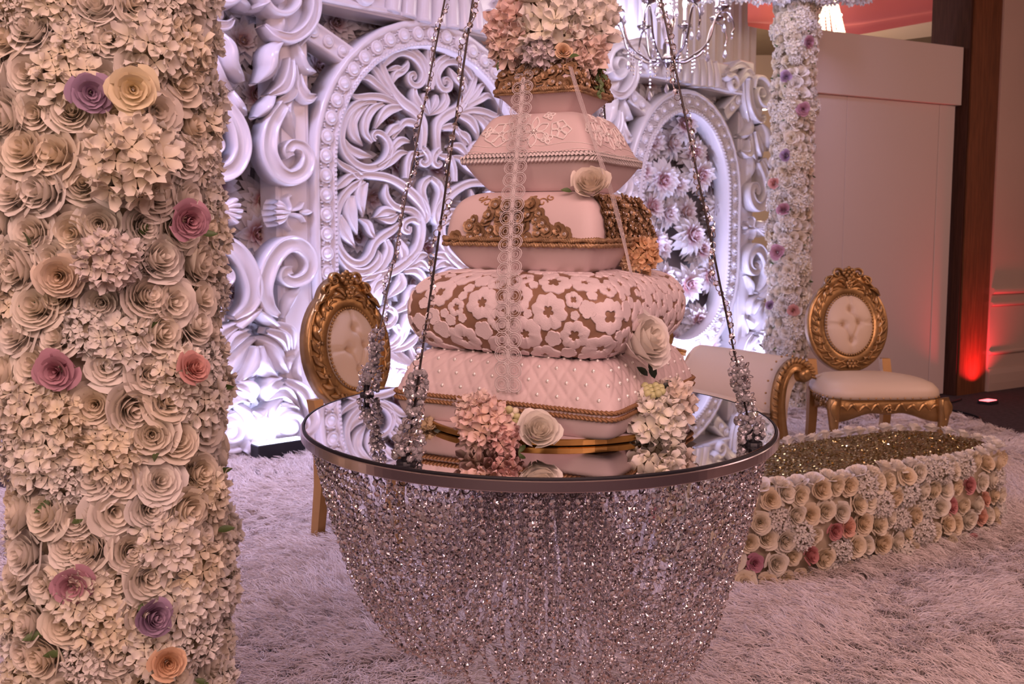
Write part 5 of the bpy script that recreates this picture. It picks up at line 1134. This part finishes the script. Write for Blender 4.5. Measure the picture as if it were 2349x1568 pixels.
# tier 2: piped flowers, ruffle at the seam, fine lace lines
M_PIPE = mat('white_piping', (.93, .86, .84), .55)
def piped_flower(th, t, npet, r, w, a0, pearl=False, rounded=False):
    for q in range(npet):
        a = a0 + 2 * PI * q / npet; xy = []
        for k in range(14):
            s = k / 14 * 2 * PI; l = .5 - .5 * math.cos(s); ww = w * math.sin(s) * ((1.15 if rounded else 1.0) * math.sin(PI * min(1, l * .85 + .1)) if True else 1)
            rr_ = .16 * r + r * l * .9; xy.append((rr_ * math.cos(a) - ww * math.sin(a), rr_ * math.sin(a) + ww * math.cos(a)))
        piped(T2, t2, th, t, xy, .0014, M_PIPE, 'piped_petal', True)
    if pearl: obj('pearl', PRL, t2, Matrix.Translation(T2.P(th, t) + T2.N(th, t) * .003))
    else:
        for k in range(5): 
            q = T2.conf(th, t, np.array([(.004 * math.cos(k * 1.26), .004 * math.sin(k * 1.26))]), np.array([.0015]))[0]; mb = MB(); mb.add(*sphere(6, 4, .0018)); mb.build('piped_dot', M_PIPE, t2, M=Matrix.Translation(q))
s2_ = T2.seam(); tm = s2_ + .24
for face in (FRONT, RIGHT, LEFT):
    piped_flower(face_th(T2, face, -.52), tm, 5, .029, .0125, 1.0, rounded=True); piped_flower(face_th(T2, face, .10), tm + .01, 6, .033, .0085, .5, pearl=True); piped_flower(face_th(T2, face, .60), tm + .02, 5, .022, .0095, 1.2, rounded=True)
    for u, dt in ((-.22, .17), (.38, .17), (-.80, .02), (-.2, .03), (.36, -.06)): piped_flower(face_th(T2, face, u), min(.86, tm + dt), 4, .013, .005, .3)
for k, tt in enumerate((s2_ + .07, s2_ + .13)): 
    A = np.linspace(0, 1, 200, endpoint=False); th = T2.th_at(A); P = T2.P(th, tt + .012 * np.sin(A * 2 * PI * 9 + k)) + T2.N(th, np.full(200, tt)) * .0006; mb = MB(); mb.add(*tube(P, .0008, 4, closed=True)); mb.build('lace_line', M_PIPE, t2)
mb = MB(); n = 132; T2.th_at(0); s_ = sphere(6, 4)
for k in range(n):
    th = float(T2.th_at(k / n)); p = T2.P(th, s2_) + T2.N(th, s2_) * .001; M = frameM(p, T2.N(th, s2_)) @ Matrix.Rotation(.7, 4, 'Z') @ Matrix.Diagonal((.0055, .0125, .004, 1)); mb.merge(s_[0], s_[1], M)
    M2 = frameM(T2.P(th + .01, s2_ + .035) + T2.N(th, s2_ + .05) * .0005, T2.N(th, s2_ + .05)) @ Matrix.Rotation(-.7, 4, 'Z') @ Matrix.Diagonal((.005, .010, .003, 1)); mb.merge(s_[0], s_[1], M2)
stuff(mb.build('shell_border', M_PIPE, t2))
# tier 4: sugar lace flowers over bronze
def lace_flower(th, t, r, npet, hole, a0, holes=5):
    na = 56; xs = []
    for i in range(na):
        a = 2 * PI * i / na; ro = r * (.84 + .20 * abs(math.cos(npet * (a + a0) / 2)) ** .8 + .025 * math.cos(17 * a + a0)); ri = hole * r * (.62 + .45 * abs(math.cos(holes * (a - a0) / 2)) ** .9) if hole else 0
        xs.append((ro * math.cos(a), ro * math.sin(a), ri * math.cos(a), ri * math.sin(a)))
    xs = np.array(xs); h = .0030; O = T4.conf(th, t, xs[:, :2], np.full(na, -.0004)); O2 = T4.conf(th, t, xs[:, :2] * .985, np.full(na, h * .8)); O3 = T4.conf(th, t, xs[:, :2] * .93, np.full(na, h)); mb = MB()
    if hole:
        I3 = T4.conf(th, t, xs[:, 2:] + xs[:, :2] * .05, np.full(na, h)); I2 = T4.conf(th, t, xs[:, 2:], np.full(na, h * .7)); I = T4.conf(th, t, xs[:, 2:], np.full(na, -.0004))
        V = np.stack([O, O2, O3, I3, I2, I], 1); mb.add(V, gridF(na, 6, True, False))
    else:
        V = np.stack([O, O2, O3], 1); mb.add(V, gridF(na, 3, True, False)); mb.add(O3, [tuple(range(na))])
    mb.build('lace_flower', M_LACEICING, t4)
g = random.Random(61); placed = []; T4.th_at(0); tries = 0
while tries < 12000 and len(placed) < 285:
    tries += 1; q = g.random(); t = g.uniform(.04, .93); lev = 0 if tries < 1500 else (1 if tries < 4500 else 2)
    th = float(T4.th_at(q)); p = T4.P(th, t)
    if (p[1] - CKY) > .14 and (p[1] - CKY) > .4 * (p[0] - CKX) + .1: continue
    r = (g.uniform(.029, .037), g.uniform(.017, .024), g.uniform(.009, .0125))[lev]
    if t > .88 and r > .024: continue
    if any(np.linalg.norm(p - b) < (r + rb_) * (.86, .84, .90)[lev] for b, rb_ in placed): continue
    placed.append((p, r)); lace_flower(th, t, r, g.choice((5, 6, 7, 8)) if lev == 0 else 5, (g.choice((.30, .36, .42, .26)), g.choice((0, .32, .38)), 0)[lev], g.uniform(0, 6), g.choice((4, 5, 5)))
# ------------------------------------------------------------------ ribbons down the cake
FN = np.array((math.cos(YAW + FRONT), math.sin(YAW + FRONT))); RN = np.array((math.cos(YAW), math.sin(YAW))); CC = np.array((CKX, CKY))
DZ = [(.02, .246), (.10, .247), (.24, .248), (.30, .232), (.378, .196), (.54, .154), (.60, .126), (.685, .101), (.715, .092), (.745, .066), (.80, .05)]
def hull_pt(px, py, nrm, extra=0.0):
    o = TI @ CAMP; d = TI.to_3x3() @ ray(px, py); z = .4
    for _ in range(30):
        D_ = np.interp(z, [a for a, b in DZ], [b for a, b in DZ]) + extra
        t = (D_ - ((o.x - CC[0]) * nrm[0] + (o.y - CC[1]) * nrm[1])) / (d.x * nrm[0] + d.y * nrm[1]); z = .5 * z + .5 * (o.z + t * d.z)
    return np.array(o + d * t)
def sheer(name, color, fac):
    m = D.materials.new(name); m.use_nodes = True; nt = m.node_tree; b = nt.nodes['Principled BSDF']; b.inputs['Base Color'].default_value = (*color, 1); b.inputs['Roughness'].default_value = .8
    t = nt.nodes.new('ShaderNodeBsdfTransparent'); ms = nt.nodes.new('ShaderNodeMixShader'); tc = nt.nodes.new('ShaderNodeTexCoord'); v = nt.nodes.new('ShaderNodeTexVoronoi'); v.inputs['Scale'].default_value = 700
    mr = nt.nodes.new('ShaderNodeMapRange'); mr.inputs[1].default_value = .2; mr.inputs[2].default_value = .7; mr.inputs[3].default_value = fac * .5; mr.inputs[4].default_value = min(1, fac * 1.6)
    nt.links.new(tc.outputs['Object'], v.inputs[0]); nt.links.new(v.outputs['Distance'], mr.inputs[0]); nt.links.new(mr.outputs[0], ms.inputs[0])
    nt.links.new(t.outputs[0], ms.inputs[1]); nt.links.new(b.outputs[0], ms.inputs[2]); nt.links.new(ms.outputs[0], nt.nodes['Material Output'].inputs[0]); return m
M_SHEER = sheer('sheer_net', (.90, .82, .83), .17); M_THREAD = mat('lace_thread', (.86, .78, .78), .7, alpha=.85)
def ribbon(label, px, nrm, wd, lace, grp=None):
    P = cr([hull_pt(*q, nrm) for q in px], 10); T = np.gradient(P, axis=0); T /= np.linalg.norm(T, axis=1)[:, None]; nn = np.array((*nrm, 0)); W = np.cross(T, nn); W /= np.linalg.norm(W, axis=1)[:, None]
    N3 = np.cross(W, T); wv = np.interp(np.linspace(0, 1, len(P)), [0, 1], wd)
    rt = thing('lace_ribbon' if lace else 'tulle_ribbon', label, 'ribbon', M=TT, group=grp)
    hw = wv * (.27 if lace else .5); s = np.linspace(-1, 1, 5); V = P[:, None] + W[:, None] * (hw[:, None] * s[None])[..., None] + N3[:, None] * (.001 * np.cos(s * 4))[None, :, None]
    mb = MB(); mb.add(V, gridF(len(P), 5)); mb.build('sheer_band', M_SHEER, rt)
    if not lace:
        for o_ in (-1, -.3, .3, 1): mb = MB(); mb.add(*tube(P + W * (hw * o_)[:, None], .0006, 4)); mb.build('thread', M_THREAD, rt)
        return
    for o_ in (-.10, 0, .10): mb = MB(); mb.add(*tube(P + W * (wv * o_)[:, None] + N3 * .001, .0007, 4)); mb.build('thread', M_THREAD, rt)
    d = np.r_[0, np.cumsum(np.linalg.norm(np.diff(P, axis=0), axis=1))]; mb = MB(); RVt, RFt = torus_geo(12, 4, .075); RVs, RFs = torus_geo(10, 4, .11); k = .009
    while k < d[-1]:
        c = np.array([np.interp(k, d, P[:, i]) for i in range(3)]); i = int(np.searchsorted(d, k)); i = min(i, len(P) - 1); w = wv[i]
        for sg in (-1, 1):
            for rr_, (v_, f_) in ((.36, (RVt, RFt)), (.27, (RVt, RFt)), (.14, (RVs, RFs))):
                M = Matrix(((*(T[i] * w * rr_ * .95),), (*(W[i] * w * rr_),), (*(N3[i] * w * rr_ * .6),))).transposed().to_4x4(); M.translation = c + W[i] * sg * w * .30 + N3[i] * .0012
                mb.merge(v_, f_, M)
        k += w * .66
    stuff(mb.build('scallop_trim', M_THREAD, rt))
ribbon('white scalloped lace ribbon hanging straight down the front of the cake', [(1203, 150), (1200, 190), (1196, 240), (1187, 340), (1178, 440), (1172, 540), (1168, 640), (1166, 760), (1166, 900)], FN, (.034, .044), True)
ribbon('narrow white tulle ribbon slanting down the right side of the cake', [(1308, 152), (1322, 200), (1345, 270), (1378, 370), (1405, 450), (1428, 540), (1448, 628)], RN, (.016, .020), False)
ribbon('narrow white tulle ribbon at the left edge of the top tier', [(1168, 160), (1155, 200), (1145, 262)], np.array((-.883, .469)), (.013, .015), False)

# ------------------------------------------------------------------ flowers dressed on the cake
g = random.Random(81)
def cflower(name, label, cat, p, blooms, leaves=(), berries=(), group=None):
    p = Vector(p); t = thing(name, label, cat, p, (0, 0, 0), group); inv = Matrix.Translation(-p)
    for nm, me, q, n, r, col, lab in blooms:
        o = bloom(t, inv, nm, me, q, n, r, col, g)
        if lab: o['label'] = lab
    for q, d, L, m_ in leaves:
        mb = MB(); mb.add(*leaf_geo(1, .5, 5, .25)); d = Vector(d).normalized(); M = frameM(q, (0, -.6, 1) if abs(d.z) < .8 else (0, -1, .1), None)
        x = d; z = Vector((0, -.8, .5)); z = (z - x * z.dot(x)).normalized(); y = z.cross(x)
        mb.build('leaf', m_, t, M=inv @ Matrix(((x.x, y.x, z.x, q[0]), (x.y, y.y, z.y, q[1]), (x.z, y.z, z.z, q[2]), (0, 0, 0, 1))) @ Matrix.Scale(L, 4))
    for q, r, c in berries:
        mb = MB(); mb.add(*sphere(10, 8, r)); o = mb.build('berry', c, t, M=inv @ Matrix.Translation(q))
        q2 = Vector(q); st = [(p.x, p.y, p.z), ((p.x + q2.x) / 2, (p.y + q2.y) / 2 + .004, (p.z + q2.z) / 2), tuple(q2)]
        mb = MB(); mb.add(*tube([list(a) for a in st], .0012, 5)); mb.build('stem', M_LEAF, t, M=inv)
    return t
WH = (.97, .93, .90); CR_ = (.97, .90, .82); PK = (.94, .72, .68); PKL = (.92, .76, .71); PE = (.88, .66, .46)
HBIG = hydrangea_mesh('big_hydrangea', 91, 30, .47, (.92, .90, .70), (1, 1, 1), fine=4); HB2 = hydrangea_mesh('loose_hydrangea', 92, 20, .56, (.93, .90, .74), (1, 1, 1), fine=4)
PEONY = rose_mesh('peony_bloom', 93, 26, (1, .95, .84), (1, 1, 1), .92, .55); CROSE = rose_mesh('cabbage_rose', 94, 24, (1, .95, .86), (1, 1, .98), .86, .6)
A = lambda px, py, Y: at(px, py, Y)
bq = [('hydrangea', HBIG, A(1262, 82, 1.97), (0, -.8, .6), .082, WH, 'large white hydrangea head'), ('hydrangea', HB2, A(1180, 70, 1.98), (-.7, -.5, .5), .052, PK, 'pink hydrangea'), ('hydrangea', HB2, A(1170, 105, 1.96), (-.7, -.7, .1), .040, PKL, 'pale pink hydrangea'),
      ('hydrangea', HB2, A(1345, 65, 1.97), (.6, -.5, .5), .055, WH, None), ('hydrangea', HB2, A(1335, 125, 1.95), (.6, -.8, -.1), .046, PKL, None), ('hydrangea', HB2, A(1215, 30, 2.02), (-.3, -.3, .9), .05, PE, None), ('rose', CROSE, A(1250, 8, 2.02), (-.1, -.4, .9), .032, PE, 'peach rose'),
      ('rose', ROSES[0], A(1150, 118, 1.96), (-.8, -.6, .1), .026, (.84, .72, .52), 'cream rose'), ('rose', ROSES[1], A(1292, 118, 1.90), (.2, -1, .0), .020, PE, 'small peach rose'), ('hydrangea', HB2, A(1240, 118, 1.92), (0, -.9, -.2), .030, (.84, .78, .84), None), ('hydrangea', HB2, A(1318, 145, 1.93), (.4, -.9, -.3), .034, PKL, None), ('hydrangea', HB2, A(1300, 25, 1.99), (.2, -.4, .9), .055, WH, None), ('hydrangea', HB2, A(1365, 25, 2.0), (.7, -.3, .6), .042, WH, None)]
lv = [(A(1305, 132, 1.885), (.4, -.3, .1), .022, M_LEAF), (A(1148, 140, 1.95), (-.3, -.2, -.8), .02, M_LEAF), (A(1380, 40, 1.96), (.3, -.2, -.6), .02, M_LEAF), (A(1378, 70, 1.96), (.3, -.1, -.7), .024, M_LEAF)]
for k in range(11):
    lv.append((A(1376 + 8 * math.sin(k * 2.3), 152 + 6 * k, 1.95), (math.cos(k * 2.4), -.3, -.6), .017, M_LEAF))
cflower('flower_posy', 'posy of white and pink hydrangeas topping the cake', 'bouquet', A(1262, 150, 2.0), bq, lv)
mb = MB(); mb.add(*tube([list(A(1372, 90, 1.97)), list(A(1378, 140, 1.955)), list(A(1380, 180, 1.95)), list(A(1376, 218, 1.95))], .0012, 5))
tag(mb.build('trailing_stem', M_LEAF), 'thin green stem trailing from the posy on top of the cake', 'stem')
cflower('cream_rose', 'large cream rose stuck into the side of the second tier', 'rose', A(1345, 440, 1.88), [('bloom', CROSE, A(1355, 424, 1.83), (-.15, -.85, .45), .047, CR_, None)], [(A(1312, 440, 1.84), (-.8, -.2, .25), .022, M_LEAF), (A(1318, 462, 1.84), (-.4, -.2, -.7), .018, M_DKLEAF)])
cflower('peach_flower', 'peach blossom tucked between the third and fourth tiers', 'flower', A(1445, 600, 2.0), [('bloom', HB2, A(1466, 588, 1.97), (.7, -.6, .2), .036, (.88, .60, .38), None), ('bloom', HB2, A(1445, 605, 1.96), (.2, -.9, .1), .018, (.86, .68, .48), None)])
cflower('white_peony', 'white peony with a pink bud between the two lowest tiers', 'peony', A(1455, 800, 1.90), [('bloom', PEONY, A(1472, 785, 1.82), (.35, -.85, .35), .074, WH, None), ('bud', ROSES_LO[0], A(1462, 727, 1.86), (0, -.7, .7), .018, (.86, .42, .34), 'small coral bud')], [(A(1438, 748, 1.86), (-.5, -.3, .7), .03, M_LEAF), (A(1425, 790, 1.86), (-.6, -.2, -.5), .035, M_DKLEAF), (A(1420, 812, 1.86), (-.9, -.2, -.3), .03, M_LEAF), (A(1470, 716, 1.87), (.3, -.2, .8), .016, M_LEAF)])
cflower('white_hydrangea', 'large white hydrangea standing on the mirror at the right of the cake', 'hydrangea', A(1500, 985, 1.84), [('bloom', HBIG, A(1497, 972, 1.81), (0, -.95, .3), .060, WH, None), ('bloom', HB2, A(1535, 925, 1.86), (.6, -.6, .4), .046, (.90, .80, .74), None), ('bloom', HB2, A(1480, 940, 1.82), (-.4, -.8, .5), .036, WH, None)], [(A(1502, 868, 1.85), (-.3, -.2, .9), .034, M_DKLEAF), (A(1512, 884, 1.85), (.95, -.2, .15), .036, M_DKLEAF), (A(1486, 862, 1.85), (-.6, -.1, .6), .028, M_DKLEAF)], [(A(1480 + 12 * (k % 4) + 3 * (k // 4), 884 + 9 * (k // 4) + 4 * (k % 2), 1.83 - .004 * k), .0075, mat('pale_berry', (.60, .60, .30), .4) if k == 0 else D.materials['pale_berry']) for k in range(11)])
cflower('pink_hydrangea', 'pink hydrangea on the mirror before the cake, left of the white rose', 'hydrangea', A(1118, 1010, 1.74), [('bloom', HBIG, A(1112, 975, 1.71), (-.15, -.9, .4), .050, PK, None), ('bloom', HB2, A(1150, 1008, 1.70), (.2, -.9, -.1), .032, (.86, .58, .56), None), ('bloom', HB2, A(1095, 945, 1.72), (-.4, -.7, .6), .034, PKL, None)])
bp = [(A(1140 + 14 * (k % 4) + 5 * (k // 4 % 2), 938 + 13 * (k // 4) + 4 * (k % 2), 1.715 - .003 * (k % 3)), .0072, D.materials['pale_berry'] if k % 3 else mat('cream_berry_%d' % k, (.82, .76, .58), .4)) for k in range(14)]
cflower('berry_sprig', 'sprig of green and cream berries between pink hydrangea and white rose', 'berries', A(1172, 985, 1.74), [], [], bp)
cflower('white_rose', 'open white rose lying on the mirror before the cake', 'rose', A(1228, 1010, 1.72), [('bloom', CROSE, A(1234, 990, 1.685), (.05, -.86, .5), .050, (.99, .96, .91), None)], [(A(1206, 1020, 1.69), (-.5, -.4, -.4), .02, M_LEAF)])
cflower('cream_blossom', 'small cream blossom behind the left front cable on the mirror', 'flower', A(972, 1010, 1.90), [('bloom', HB2, A(975, 1000, 1.88), (-.4, -.8, .3), .030, (.62, .50, .34), None)], [(A(990, 1002, 1.86), (.5, -.2, .4), .03, M_DKLEAF)])
